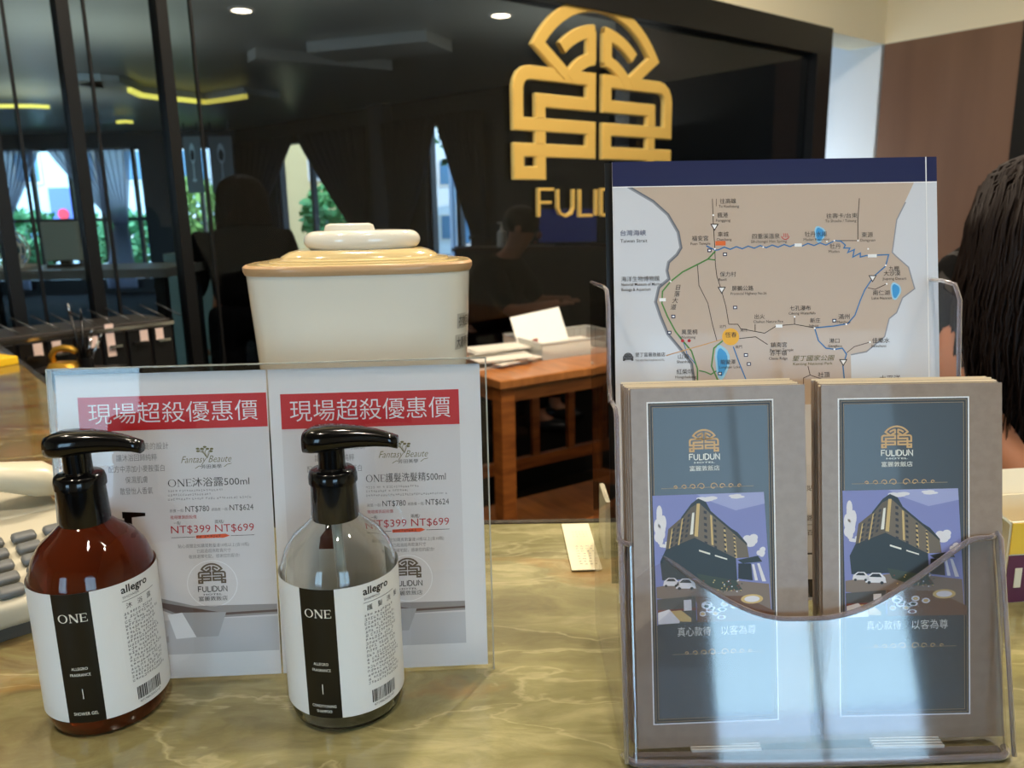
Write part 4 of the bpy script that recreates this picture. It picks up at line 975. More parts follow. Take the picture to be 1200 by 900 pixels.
# ================================================================== BACK COUNTER with drawers, brass weight, pens (left, behind the counter)
DL_, DR_ = at(-15, 430, 1.98), at(208, 432, 2.36); zbk = DR_.z
oc = (DL_+DR_)/2; orz = math.atan2(DR_.y-DL_.y, DR_.x-DL_.x); DY = 2.36
bc = empty('back_counter', (oc.x, oc.y, 0), 'low black work counter behind the left end of the marble counter', 'counter', rz=orz)
wd = math.hypot(DR_.x-DL_.x, DR_.y-DL_.y)
box('top', (-.1, .03, zbk-.012), (wd+.24, .36, .024), M_black, bc, bev=.003); box('body', (-.1, .04, (zbk-.025)/2), (wd+.20, .32, zbk-.025), M_black, bc)
dz = at(205, 373, DY).z-zbk
dr = empty('drawer_organizer', (oc.x, oc.y, zbk), 'black organizer with a row of small drawers, chrome rails and pale labels', 'organizer', rz=orz)
box('casing', (0, .11, dz/2), (wd, .20, dz), mat('dark_brown_casing', (44, 38, 34), .4), dr, bev=.003)
M_chr = mat('chrome', (200, 200, 200), .15, metal=1); M_dr = mat('black_drawer', (20, 20, 21), .3); M_pk = mat('pale_pink_tag', (222, 196, 186), .6)
nD = 7
for i in range(nD):
    x = -wd/2+wd*(i+.5)/nD; w_ = wd/nD
    d = box('drawer', (x, .003, dz*.46), (w_*.86, .014, dz*.80), M_dr, dr, bev=.002)
    box('handle', (x, -.010, dz*.62), (w_*.5, .010, .008), M_dr if i % 2 else M_chr, d)
    box('tag', (x+(.2 if i % 2 else -.15)*w_, -.006, dz*.74), (w_*.32, .003, dz*.22 if i != 4 else dz*.6), M_pk, d)
box('rail', (0, -.006, dz*.93), (wd, .010, .010), M_chr, dr)
for i in range(12): tube('wire', [(-wd/2+i*.05, .05, dz), (-wd/2+i*.05-.05, .10, dz+.04)], .0022, mat('grey_wire', (90, 90, 90), .3, metal=.8), dr, 6)
gp = at(77, 432, 2.02); 
gw = empty('brass_weight', (gp.x, gp.y, gp.z), 'brass coloured weight with an arched handle beside the pens', 'paperweight'); 
M_brs = mat('brass', (208, 160, 60), .3, metal=.7)
loft('base', [sup(.040, .028, 0, 32), sup(.043, .030, .004, 32), sup(.036, .022, .016, 32), sup(.030, .018, .018, 32)], M_brs, gw)
tube('handle', [(-.028, 0, .014), (-.032, 0, .034), (-.020, 0, .050), (.0, 0, .054), (.020, 0, .052), (.034, 0, .044)], [.008, .008, .009, .009, .009, .008], M_brs, gw, 12)
gs = box('letter_tray', (gp.x+.03, gp.y, (gp.z+zbk)/2), (.22, .09, gp.z-zbk-.001), M_black); tag(gs, 'black letter tray under the brass weight and the pen cup', 'tray')
pp_ = at(96, 432, 2.02)
cupo = empty('pen_holder', (pp_.x+.012, 2.02, pp_.z), 'small black cup holding pens next to the brass weight', 'pen holder')
lathe('cup', [(0, 0), (.018, 0), (.020, .03), (.018, .03), (.016, .003), (0, .003)], M_black, cupo, 24)
for i, (dx, dy, tp) in enumerate(((-.020, 0, .165), (.004, .006, .15), (.028, -.004, .10), (.045, .0, .085))):
    pe = empty('pen', (pp_.x+.012, 2.02, pp_.z+.005), ('tallest thin black pen leaning left in the cup', 'upright black pen in the cup', 'chrome tipped pen leaning right in the cup', 'most tilted silver pen in the cup')[i], 'pen', 'pens in the black cup')
    a = Vector((.004*(i-1.5), 0, .0)); b = a+Vector((dx, dy, tp))
    tube('barrel', [a, a+(b-a)*.8], .0038, M_black if i < 2 else M_chr, pe, 8); tube('cap', [a+(b-a)*.8, b], [.0042, .002], M_chr if i != 1 else M_black, pe, 8)

# ================================================================== WOODEN TABLE with papers
M_wood = mat('honey_wood', (156, 92, 42), .32, noise=(6, (120, 66, 28), (1, 1, 6)), coat=.2); M_wtop = mat('honey_wood_top', (176, 112, 58), .3, noise=(5, (150, 92, 46), (6, 1, 1)), coat=.2)
tz = .78
tc0 = atz(586, 447, tz); rz_t = math.radians(33)
tb = empty('wooden_table', (tc0.x, tc0.y, 0), 'brown wooden slatted side table with papers on top, behind the counter', 'table', rz=rz_t)
# local x: along the front edge (to the right, receding), local y: away to the left-back
LX, LY = 1.25, .62
box('tabletop', (LX/2, LY/2, tz-.015), (LX, LY, .03), M_wtop, tb, bev=.004)
for x, y in ((.035, .035), (LX-.035, .035), (.035, LY-.035), (LX-.035, LY-.035)): box('leg', (x, y, (tz-.03)/2), (.055, .055, tz-.03), M_wood, tb, bev=.003)
box('apron', (LX/2, .03, tz-.055), (LX-.12, .025, .05), M_wood, tb); box('apron', (LX/2, LY-.03, tz-.055), (LX-.12, .025, .05), M_wood, tb)
box('apron', (.03, LY/2, tz-.055), (.025, LY-.12, .05), M_wood, tb); box('apron', (LX-.03, LY/2, tz-.055), (.025, LY-.12, .05), M_wood, tb)
box('stretcher', (LX/2, .035, .17), (LX-.11, .03, .06), M_wood, tb); box('stretcher', (LX/2, LY-.035, .26), (LX-.11, .03, .05), M_wood, tb)
box('stretcher', (.035, LY/2, .17), (.03, LY-.11, .06), M_wood, tb); box('stretcher', (LX-.035, LY/2, .17), (.03, LY-.11, .06), M_wood, tb)
for i in range(6): box('slat', (.16+i*.19, LY-.035, (tz-.08+.285)/2), (.035, .02, tz-.08-.285), M_wood, tb)
box('lower_shelf', (LX/2, LY/2, .10), (LX-.1, LY-.1, .02), M_wtop, tb)
bpy.context.view_layer.update()
def tl(x, y, z): return tb.matrix_world @ Vector((x, y, z))
M_env = mat('white_envelope', (222, 216, 204), .6)
zz = tz
for i in range(9):
    q = atz(592+random.uniform(-14, 8), 424+random.uniform(-5, 4), tz); q.z = zz
    o = box('envelope', (0, 0, .003), (.21, .11, .0055), M_env); o.location = q; o.rotation_euler.z = rz_t+random.uniform(-.3, .25); zz += .0061
    tag(o, 'white envelope piled on the wooden table, %s' % ('bottom one', 'second from the bottom', 'third from the bottom', 'fourth from the bottom', 'middle one', 'fourth from the top', 'third from the top', 'second from the top', 'topmost one')[i], 'envelope', 'envelopes piled on the wooden table')
# basket
bq = atz(652, 412, tz); bk = empty('plastic_tray', (bq.x+.04, bq.y+.04, tz), 'shallow clear plastic tray full of papers on the wooden table', 'tray', rz=rz_t-.05)
M_bask = mat('clear_tray_plastic', (232, 232, 226), .2, trans=.6, ior=1.1)
bw, bd, bh = .40, .28, .06
for n_, c_, s_ in (('tray_wall', (0, -bd/2, bh/2), (bw, .004, bh)), ('tray_wall', (0, bd/2, bh/2), (bw, .004, bh)), ('tray_wall', (-bw/2, 0, bh/2), (.004, bd, bh)), ('tray_wall', (bw/2, 0, bh/2), (.004, bd, bh)), ('tray_floor', (0, 0, .002), (bw-.004, bd-.004, .004))): box(n_, c_, s_, M_bask, bk)
tube('tray_rim', [(-bw/2, -bd/2, bh), (bw/2, -bd/2, bh), (bw/2, bd/2, bh), (-bw/2, bd/2, bh)], .005, M_bask, bk, 6, True)
for i in range(12): box('lattice_bar', (-bw/2+.035+i*.03, bd/2-.005, bh*.5), (.004, .003, bh*.9), M_bask, bk)
bpy.context.view_layer.update()
for i in range(4):
    o = box('paper_sheet', (0, 0, 0), (.30, .2, .004), M_env); o.location = bk.matrix_world @ Vector((random.uniform(-.02, .02), random.uniform(-.01, .01), .008+i*.0055)); o.rotation_euler.z = rz_t+random.uniform(-.1, .1); tag(o, 'white paper lying flat inside the clear plastic tray, %s' % ('bottom sheet', 'second from the bottom', 'second from the top', 'top sheet')[i], 'paper', 'papers inside the tray')
o = box('note_card', (0, 0, 0), (.20, .003, .135), mat('white_card', (236, 232, 222), .5)); q = at(632, 395, bk.location.y-.04); o.location = Vector((q.x, bk.location.y-.04, tz+.093)); o.rotation_euler = (-.5, -.16, .25)
tag(o, 'white note card leaning upright in the clear tray', 'card')
box('red_stamp', (-.03, -.0025, -.045), (.022, .001, .014), mat('print_plate_red', (150, 60, 44), .4), o)

# ================================================================== PEOPLE
def skin_mesh(name, verts, edges, radii, mt, parent, sub=2, root=0):
    me = bpy.data.meshes.new(name); me.from_pydata([tuple(v) for v in verts], edges, []); me.update()
    o = bpy.data.objects.new(name, me); COL.objects.link(o)
    md = o.modifiers.new('skin', 'SKIN'); md.use_smooth_shade = True
    sv = me.skin_vertices[0].data
    for i, r_ in enumerate(radii):
        sv[i].radius = (r_, r_) if not isinstance(r_, tuple) else r_
        sv[i].use_root = (i == root)
    o.modifiers.new('sub', 'SUBSURF').levels = sub; o.modifiers['sub'].render_levels = sub
    dg = bpy.context.evaluated_depsgraph_get(); dg.update()
    nm = bpy.data.meshes.new_from_object(o.evaluated_get(dg)); bpy.data.objects.remove(o)
    nm.materials.clear(); nm.materials.append(mt)
    for p in nm.polygons: p.use_smooth = True
    n = bpy.data.objects.new(name, nm); COL.objects.link(n); n.parent = parent; return n
def ellip(name, c, r_, mt, parent, rot=None, seg=24):
    bm = bmesh.new(); bmesh.ops.create_uvsphere(bm, u_segments=seg, v_segments=seg//2, radius=1)
    M = Matrix.Translation(Vector(c)) @ (rot.to_4x4() if rot is not None else Matrix.Identity(4)) @ Matrix.Diagonal((r_[0], r_[1], r_[2], 1)); bmesh.ops.transform(bm, matrix=M, verts=bm.verts)
    return frombm(name, bm, mt, parent, True)
M_skin = mat('skin', (178, 122, 92), .5); M_hair = mat('black_hair', (30, 20, 16), .5, spec=.25); M_cloth = mat('black_cloth', (14, 14, 16), .9, spec=.1); M_trous = mat('dark_trousers', (18, 18, 22), .9, spec=.1)
def person(loc, rz, J, label, cloth=M_cloth, scale=1.0, shirt_arm=2, long_hair=False):
    """J: joint positions; x right, y forward is -y (faces -y before rotation)"""
    r = empty('person', loc, label, 'person', rz=rz); r.scale = (scale,)*3
    names = ['pelvis', 'belly', 'chest', 'neckb', 'neck', 'head', 'crown']
    V = [J[n_] for n_ in names]; E = [(0, 1), (1, 2), (2, 3), (3, 4), (4, 5), (5, 6)]; R = [.125, .118, .135, .075, .052, .088, .062]
    def chain(root, pts, rs):
        i0 = root
        for p, q in zip(pts, rs): V.append(p); R.append(q); E.append((i0, len(V)-1)); i0 = len(V)-1
        return i0
    hands = []
    for s_ in ('L', 'R'):
        chain(2, [J['sh'+s_], J['el'+s_], J['wr'+s_]], [.058, .042, .027]); i_w = len(V)-1
        d = (Vector(J['wr'+s_])-Vector(J['el'+s_])).normalized(); hp = Vector(J['wr'+s_])+d*.05; chain(i_w, [tuple(hp)], [.032]); hands.append((s_, hp, d))
        chain(0, [J['hip'+s_], J['kn'+s_], J['an'+s_], J['to'+s_]], [.088, .058, .040, .032])
    skin_mesh('body', V, E, R, M_skin, r)
    # fingers: four unequal, and a thumb from the palm's side
    for s_, hp, d in hands:
        side = d.cross(Vector((0, 0, 1))); side = side.normalized() if side.length > .1 else Vector((1, 0, 0)); upv = side.cross(d)
        for i, ln_ in enumerate((.058, .066, .062, .048)):
            b = hp+side*(.022-.0145*i)+d*.01; skin_mesh('finger', [tuple(b), tuple(b+d*ln_*.55), tuple(b+d*ln_-upv*.014)], [(0, 1), (1, 2)], [.009, .008, .0065], M_skin, r, 1)
        b = hp+side*.024-d*.02; skin_mesh('thumb', [tuple(b), tuple(b+side*.022+d*.02), tuple(b+side*.030+d*.045)], [(0, 1), (1, 2)], [.011, .009, .008], M_skin, r, 1)
    # clothes: torso with sleeves, trousers
    V2 = [J[n_] for n_ in ('pelvis', 'belly', 'chest', 'neckb')]; E2 = [(0, 1), (1, 2), (2, 3)]; R2 = [.160, .158, .178, .112]
    for s_ in ('L', 'R'):
        a = len(V2); V2 += [J['sh'+s_], J['el'+s_] if shirt_arm > 1 else tuple(Vector(J['sh'+s_]).lerp(Vector(J['el'+s_]), .74))]; R2 += [.084, .058]; E2 += [(2, a), (a, a+1)]
        if shirt_arm > 2: V2.append(tuple(Vector(J['el'+s_]).lerp(Vector(J['wr'+s_]), .8))); R2.append(.042); E2.append((a+1, a+2))
    skin_mesh('shirt', V2, E2, R2, cloth, r)
    V3 = [J['pelvis'], tuple(Vector(J['pelvis']).lerp(Vector(J['belly']), .6))]; E3 = [(0, 1)]; R3 = [.160, .158]
    for s_ in ('L', 'R'):
        a = len(V3); V3 += [J['hip'+s_], J['kn'+s_], tuple(Vector(J['kn'+s_]).lerp(Vector(J['an'+s_]), .92))]; R3 += [.102, .074, .058]; E3 += [(0, a), (a, a+1), (a+1, a+2)]
    skin_mesh('trousers', V3, E3, R3, M_trous, r)
    for s_ in ('L', 'R'):
        t_ = Vector(J['to'+s_]); a_ = Vector(J['an'+s_]); c_ = (t_+a_)/2; c_.z = .045; ellip('shoe', c_, (.05, .13, .045), M_black, r)
    # head details: face and hair, in a frame that follows neck -> crown
    h = Vector(J['head']); f_ = Vector(J.get('face', (0, -1, 0))).normalized(); upv = (Vector(J['crown'])-h).normalized(); f_ = (f_-upv*f_.dot(upv)).normalized(); sd = f_.cross(upv)
    Rm = Matrix(((sd.x, -f_.x, upv.x), (sd.y, -f_.y, upv.y), (sd.z, -f_.z, upv.z)))
    def hp_(x, y, z): return h + sd*x + f_*y + upv*z
    ellip('nose', hp_(0, .100, .0), (.012, .018, .020), M_skin, r, Rm, 12)
    for s_ in (-1, 1):
        ellip('eye', hp_(.030*s_, .083, .026), (.013, .007, .007), mat('eye_dark', (26, 20, 18), .2), r, Rm, 10); ellip('ear', hp_(.088*s_, .0, .01), (.010, .020, .030), M_skin, r, Rm, 12)
    ellip('mouth', hp_(0, .086, -.045), (.022, .007, .006), mat('lips', (150, 76, 66), .4), r, Rm, 10)
    hb = ellip('hair', hp_(0, -.020, .052), (.098, .104, .088), M_hair, r, Rm, 32)
    if long_hair:
        strands = []; vs = []; fs = []
        for i in range(1100):
            a = random.uniform(-PI, PI); el_ = random.uniform(.1, 1.45)
            uh = sd*math.sin(a) + f_*(-.12-.88*math.cos(a)); uh.z = 0; uh.normalize()
            if math.cos(a) < -.9: continue                      # leave the face free
            ln_ = random.uniform(.26, .40); pts = []; ph_ = random.uniform(0, 6); z0 = math.sin(el_)*.098
            for t_ in range(8):
                q = t_/7; w_ = .002+.007*q; k1 = min(1, q*3.0)
                rr = (math.cos(el_)*(1-k1)+k1)*.104 + .018*math.sin(q*PI)
                zz_ = z0*(1-k1*k1) - max(0, q-.2)*ln_ + .055
                pts.append(h - f_*.015 + uh*(rr+w_*math.sin(ph_*1.7+q*8)) + Vector((w_*math.sin(ph_+q*9), 0, zz_)))
            a_, b_ = tubemesh(pts, [.0024, .0030, .0031, .0030, .0027, .0023, .0016, .0006], 3); o_ = len(vs); vs += a_; fs += [tuple(o_+z_ for z_ in g) for g in b_]
        hh = pyd('hair_lengths', vs, fs, M_hair, r, True); hh['kind'] = 'stuff'
    return r
stand = dict(pelvis=(0, .04, .91), belly=(0, -.01, 1.03), chest=(0, -.10, 1.17), neckb=(0, -.17, 1.29), neck=(0, -.21, 1.34), head=(0, -.27, 1.42), crown=(0, -.30, 1.50),
             shL=(-.19, -.14, 1.25), elL=(-.25, -.18, .99), wrL=(-.22, -.34, .82), shR=(.19, -.14, 1.25), elR=(.26, -.14, .98), wrR=(.27, -.22, .76),
             hipL=(-.10, 0, .86), knL=(-.11, -.02, .48), anL=(-.11, .02, .09), toL=(-.11, -.12, .04), hipR=(.10, 0, .86), knR=(.11, -.02, .48), anR=(.11, .02, .09), toR=(.11, -.12, .04), face=(0, -1, -.3))
p1 = at(292, 260, 3.75)
person((p1.x, 3.62, 0), PI+.25, stand, 'person in black standing bent forward behind the glass at left, back turned', scale=.955, shirt_arm=2, long_hair=True)
sit = dict(pelvis=(0, 0, .50), belly=(0, -.05, .64), chest=(0, -.14, .84), neckb=(0, -.20, .97), neck=(0, -.24, 1.03), head=(0, -.29, 1.13), crown=(0, -.31, 1.21),
           shL=(-.18, -.16, .93), elL=(-.26, -.30, .70), wrL=(-.12, -.50, .73), shR=(.18, -.16, .93), elR=(.26, -.30, .70), wrR=(.12, -.50, .73),
           hipL=(-.10, -.04, .47), knL=(-.14, -.44, .50), anL=(-.14, -.42, .09), toL=(-.14, -.55, .04), hipR=(.10, -.04, .47), knR=(.14, -.44, .50), anR=(.14, -.42, .09), toR=(.14, -.55, .04), face=(0, -1, -.5))
p2 = at(528, 262, 4.9)
person((p2.x+.15, 4.95, 0), 1.2, sit, 'person in dark clothes seated behind the glass, head bowed', scale=1.06)
def chair(name, loc, rz, label, mt, h=.47):
    r = empty(name, loc, label, 'chair', rz=rz)
    box('seat', (0, 0, h), (.44, .44, .06), mt, r, bev=.02); b = box('backrest', (0, .23, h+.30), (.42, .05, .46), mt, r, bev=.02)
    for sx in (-1, 1):
        for sy in (-1, 1): box('leg', (.19*sx, .19*sy, (h-.03)/2), (.035, .035, h-.03), M_black, r)
    return r
chair('chair', (p2.x+.15+.02, 4.95, 0), 1.2, 'dark chair under the seated person behind the glass', M_black, .44)
# staff member at the right, leaning over her desk
M_strip = bpy.data.materials.new('striped_black_blouse'); M_strip.use_nodes = True
N = M_strip.node_tree.nodes; L = M_strip.node_tree.links; b_ = N['Principled BSDF']; b_.inputs['Roughness'].default_value = .9; b_.inputs['Specular IOR Level'].default_value = .08
t_ = N.new('ShaderNodeTexCoord'); wv = N.new('ShaderNodeTexWave'); wv.inputs['Scale'].default_value = 19; wv.inputs['Distortion'].default_value = 1.0; wv.inputs['Detail'].default_value = 1; wv.bands_direction = 'X'
r_ = N.new('ShaderNodeValToRGB'); r_.color_ramp.elements[0].position = .82; r_.color_ramp.elements[0].color = lin((12, 12, 13)); r_.color_ramp.elements[1].position = .93; r_.color_ramp.elements[1].color = lin((64, 62, 62))
L.new(t_.outputs['Object'], wv.inputs[0]); L.new(wv.outputs['Fac'], r_.inputs[0]); L.new(r_.outputs[0], b_.inputs['Base Color'])
SY = 1.22
sh = at(1132, 296, SY); el = at(1122, 462, SY-.03); wr = at(1212, 578, SY-.14); hd = at(1246, 305, SY-.06)
Lc = lambda p: (p.x, p.y, p.z)
sx0 = sh.x+.17
staff = dict(pelvis=(sx0-.02, SY+.34, .60), belly=(sx0-.01, SY+.25, .76), chest=(sx0+.02, SY+.10, 1.06), neckb=(sx0+.06, SY+.0, 1.20), neck=(hd.x-.02, SY-.03, 1.22), head=(hd.x, hd.y, hd.z), crown=(hd.x+.01, hd.y-.06, hd.z+.065),
             shL=(sh.x+.045, sh.y+.02, sh.z-.055), elL=Lc(el), wrL=Lc(wr), shR=(sx0+.26, SY+.04, 1.17), elR=(sx0+.36, SY-.08, .95), wrR=(sx0+.20, SY-.24, .93),
             hipL=(sx0-.12, SY+.30, .57), knL=(sx0-.14, SY-.04, .60), anL=(sx0-.14, SY+.0, .22), toL=(sx0-.14, SY-.13, .17), hipR=(sx0+.08, SY+.30, .57), knR=(sx0+.12, SY-.04, .60), anR=(sx0+.12, SY+.0, .22), toR=(sx0+.12, SY-.13, .17), face=(.1, -1, -.9))
person((0, 0, 0), 0, staff, 'person in a striped black blouse with long dark hair, head bowed, at the right', cloth=M_strip, shirt_arm=1, long_hair=True)
dk = box('staff_desk', (sx0+.25, SY-.26, .41), (1.5, .40, .82), mat('dark_desk', (38, 28, 24), .4), bev=.004); tag(dk, 'dark low desk behind the counter at the right', 'desk')
chair('office_chair', (sx0-.02, SY+.36, 0), 0, 'dark stool chair under the person at the right', M_black, .46)

# box of supplies on the counter right of the holder
qx = atz(1172, 706)
sb = empty('carton', (qx.x+.055, qx.y+.034, TOP), 'open cream carton with a yellow side and purple print, right of the holder', 'carton', rz=.12)
bm = bmesh.new()
sw, sd_, shh = .115, .055, at(1172, 612, qx.y).z-TOP
M_cy = mat('carton_yellow', (232, 188, 62), .5); M_cp = mat('carton_purple', (92, 40, 66), .5); M_cc = mat('carton_cream', (226, 216, 190), .6)
for c_, s_ in (((0, -sd_/2, shh*.5), (sw, .002, shh)), ((0, sd_/2, shh*.5), (sw, .002, shh)), ((-sw/2, 0, shh*.5), (.002, sd_, shh)), ((sw/2, 0, shh*.5), (.002, sd_, shh)), ((0, 0, .001), (sw, sd_, .002))): box('carton_wall', c_, s_, M_cc, sb)
box('colour_band', (0, -sd_/2-.0015, shh*.80), (sw, .0008, shh*.38), M_cy, sb)['label'] = 'yellow band'
box('colour_band', (0, -sd_/2-.0015, shh*.30), (sw, .0008, shh*.58), M_cp, sb)['label'] = 'purple printed band'
for i in range(10): box('print_mark', (-sw*.42+i*.0115, -sd_/2-.0022, shh*random.uniform(.15, .5)), (.006, .0004, random.uniform(.008, .018)), M_cc, sb)
box('flap', (0, sd_/2+.008, shh+.008), (sw*1.0, .002, .022), M_cc, sb, rot=Matrix.Rotation(-.5, 3, 'X')); box('flap', (-sw/2-.012, 0, shh+.008), (.002, sd_, .03), M_cc, sb, rot=Matrix.Rotation(-.9, 3, 'Y'))

# ================================================================== THE ROOM BEYOND THE GLASS
BC = 2.76                        # its ceiling height
def onz(px, py): return atz(px, py, BC)
bA = Vector(onz(275, 152)); 
bdir = (Vector(onz(640, 92))-bA); bdir.z = 0; bdir.normalize(); bN = Vector((bdir.y, -bdir.x, 0))
bA.z = 0
def onB(px, py=200): return atplane(px, py, bA, bN)
M_dwall = mat('dark_wall', (30, 29, 31), .6); M_frame = mat('black_window_frame', (18, 18, 20), .4)
M_cur1 = mat('grey_sheer_curtain', (120, 120, 128), .85); M_cur2 = mat('dark_curtain', (36, 36, 42), .85)
bc_ = M_cur1.node_tree.nodes['Principled BSDF']
def sheer(m, f_, colr, tr=0):
    N = m.node_tree.nodes; L = m.node_tree.links; b = N['Principled BSDF']; o = [n for n in N if n.type == 'OUTPUT_MATERIAL'][0]
    t = N.new('ShaderNodeBsdfTranslucent'); t.inputs[0].default_value = lin(colr); mx = N.new('ShaderNodeMixShader'); mx.inputs[0].default_value = f_
    L.new(b.outputs[0], mx.inputs[1]); L.new(t.outputs[0], mx.inputs[2]); m3 = N.new('ShaderNodeMixShader'); m3.inputs[0].default_value = tr; t3 = N.new('ShaderNodeBsdfTransparent')
    L.new(mx.outputs[0], m3.inputs[1]); L.new(t3.outputs[0], m3.inputs[2]); L.new(m3.outputs[0], o.inputs[0])
sheer(M_cur1, .75, (150, 150, 165), .12); sheer(M_cur2, .5, (80, 80, 92), .02)
tB = lambda px: (onB(px)-bA).dot(bdir)
def bseg(name, t0, t1, z0, z1, mt=M_dwall, off=0, th=.2):
    a = bA+bdir*t0-bN*off; b = bA+bdir*t1-bN*off; o = prism(name, [(a.x, a.y), (b.x, b.y), (b.x-bN.x*th, b.y-bN.y*th), (a.x-bN.x*th, a.y-bN.y*th)], z0, z1, mt); return o
wt0 = [(tB(322), tB(415)), (tB(498), tB(556))]
zw0, zw1 = .55, 2.42
tend = tB(960)+.6
cuts = [0, wt0[0][0], wt0[0][1], wt0[1][0], wt0[1][1], tend]
for i in (0, 2, 4): struct(bseg('wall_beyond', cuts[i], cuts[i+1], 0, BC))
for i, (a, b) in enumerate(wt0):
    struct(bseg('wall_beyond_sill', a, b, 0, zw0)); struct(bseg('wall_beyond_head', a, b, zw1, BC))
    for t in (a+.03, (a+b)/2+(.1 if i else -.12), b-.03): struct(bseg('window_%d' % (i+1), t-.035, t+.035, zw0, zw1, M_frame, .05, .08))
# far wall A (frontal)
YA = bA.y; xA0 = at(-160, 250, YA).x
wA = [(-60, 70), (70, 172)]
pA = lambda px: at(px, 230, YA).x
zA1 = at(90, 176, YA).z; zA0 = .25
aw = [(pA(-80), pA(168)), (pA(205), pA(266))]
xx = [xA0-1, aw[0][0], aw[0][1], aw[1][0], aw[1][1], bA.x]
for i in (0, 2, 4): struct(box('wall_far', ((xx[i]+xx[i+1])/2, YA+.1, BC/2), (xx[i+1]-xx[i], .2, BC), M_dwall))
for i, (a, b) in enumerate(aw):
    struct(box('wall_far_head', ((a+b)/2, YA+.1, (zA1+BC)/2), (b-a, .2, BC-zA1), M_dwall)); struct(box('wall_far_sill', ((a+b)/2, YA+.1, zA0/2), (b-a, .2, zA0), M_dwall))
for px in (-30, 40, 84, 118, 160, 236): struct(box('window_3', (pA(px), YA+.05, (zA0+zA1)/2), (.06, .08, zA1-zA0), M_frame))
struct(box('window_4', ((aw[0][0]+aw[0][1])/2, YA+.05, at(90, 258, YA).z), (aw[0][1]-aw[0][0], .06, .06), M_frame))
# ceilings, left wall
cc = [(xA0-1, 1.2), (-2.4, 1.0)]
g0 = wpt(xL-1.5, 0, -.26); g1 = wpt(xR+.2, 0, -.07); g0b = wpt(xL-1.5, 0, -.07); far_r = bA+bdir*tend
struct(prism('ceiling_beyond', [(g0b.x, g0b.y), (g1.x, g1.y), (far_r.x, far_r.y), (bA.x, bA.y+.2), (xA0-1, YA+.2), (xA0-1, g0b.y)], BC, BC+.1, mat('grey_ceiling', (176, 180, 176), .35)))
struct(box('wall_beyond_left', (xA0-1.1, (YA+g0b.y)/2, BC/2), (.2, YA-g0b.y, BC), M_dwall))
# dropped curved ceiling feature with glowing cove strips
M_cove = mat('cove_glow', (235, 225, 120), .5, emit=(226, 214, 96), es=1.3)
cl = empty('ceiling_cove', (0, 0, 0), 'curved dropped ceiling feature with glowing yellow cove strips beyond the glass', 'ceiling feature')
M_cl = mat('pale_ceiling_panel', (186, 190, 186), .5)
def zc_(x, y, z): return atz(x, y, z)
def ribbon3(pts, z0, z1, wd_, mt, nm, parent):
    P_ = [Vector(p) for p in pts]; vs = []; fs = []
    for i, p in enumerate(P_):
        t = (P_[min(i+1, len(P_)-1)]-P_[max(i-1, 0)]); t.z = 0; t.normalize(); n = Vector((-t.y, t.x, 0))*wd_
        vs += [(p.x, p.y, z0), (p.x, p.y, z1), (p.x+n.x, p.y+n.y, z1), (p.x+n.x, p.y+n.y, z0)]
    for i in range(len(P_)-1):
        a = i*4; b = a+4
        for q in range(4): fs.append((a+q, b+q, b+(q+1) % 4, a+(q+1) % 4))
    fs += [(0, 1, 2, 3), ((len(P_)-1)*4+3, (len(P_)-1)*4+2, (len(P_)-1)*4+1, (len(P_)-1)*4)]
    return pyd(nm, vs, fs, mt, parent)
zf = BC-.10
path = [zc_(x, y, zf) for x, y in ((86, 98), (118, 98), (140, 100), (155, 106), (168, 112), (190, 115), (215, 117), (240, 120), (262, 117), (286, 113))]
for ux, uy in ((-3.2, 6.5), (-5.5, 9.5), (-1.6, 5.0), (.6, 6.3)):  # unseen upward fill lights added to brighten the ceiling, apart from the cove strips
    l = bpy.data.lights.new('ceiling_fill', 'AREA'); l.shape = 'DISK'; l.size = 1.2; l.energy = 9; l.color = (.92, .96, .86); l.spread = PI
    o = bpy.data.objects.new('lamp', l); COL.objects.link(o); o.parent = cl; o.location = (ux, uy, 1.9); o.rotation_euler = (PI, 0, 0)
ribbon3(path[3:], zf-.02, zf+.03, .05, M_cove, 'glow_strip', cl); ribbon3(path, zf+.03, BC-.001, .5, M_cl, 'dropped_panel', cl)
path2 = [zc_(x, y, zf) for x, y in ((-30, 124), (10, 124), (36, 124), (58, 125))]
ribbon3(path2, zf-.02, zf+.02, .05, M_cove, 'glow_strip', cl)
path3 = [zc_(x, y, zf) for x, y in ((136, 143), (146, 142), (156, 143))]; ribbon3(path3, zf-.02, zf+.02, .05, M_cove, 'glow_strip', cl)
for k_, (a, b, dd) in enumerate((((360, 62), (500, 48), .5), ((300, 68), (460, 82), .25))):
    pa, pb_ = zc_(*a, BC-.09), zc_(*b, BC-.09); ribbon3([pa, pa.lerp(pb_, .5), pb_], BC-.09, BC-.001, dd, M_cl, 'dropped_panel', cl)
for x, y, lb in ((283, 11, 'glowing ceiling downlight beyond the glass at the upper left'), (587, 17, 'glowing ceiling downlight beyond the glass, left of the gold emblem')):
    q = onz(x, y); e = downlight(q.x, q.y, BC, 5, lb, r=.07)
for x, y in ((824, 103), (861, 101)):
    q = onB(x, y); e = empty('wall_spotlight', (q.x+bN.x*.03, q.y+bN.y*.03, q.z), 'small round lit spotlight on the dark wall, %s of the pair' % ('left' if x < 840 else 'right'), 'light', 'pair of small wall spotlights')
    rr = .055 if x < 840 else .04
    o = lathe('lamp_disc', [(0, .02), (rr, .018), (rr*1.1, 0), (0, 0)], mat('lamp_glow', (255, 244, 220), .5, emit=(255, 240, 205), es=18), e, 20); o.rotation_euler = (PI/2, 0, math.atan2(bdir.y, bdir.x))
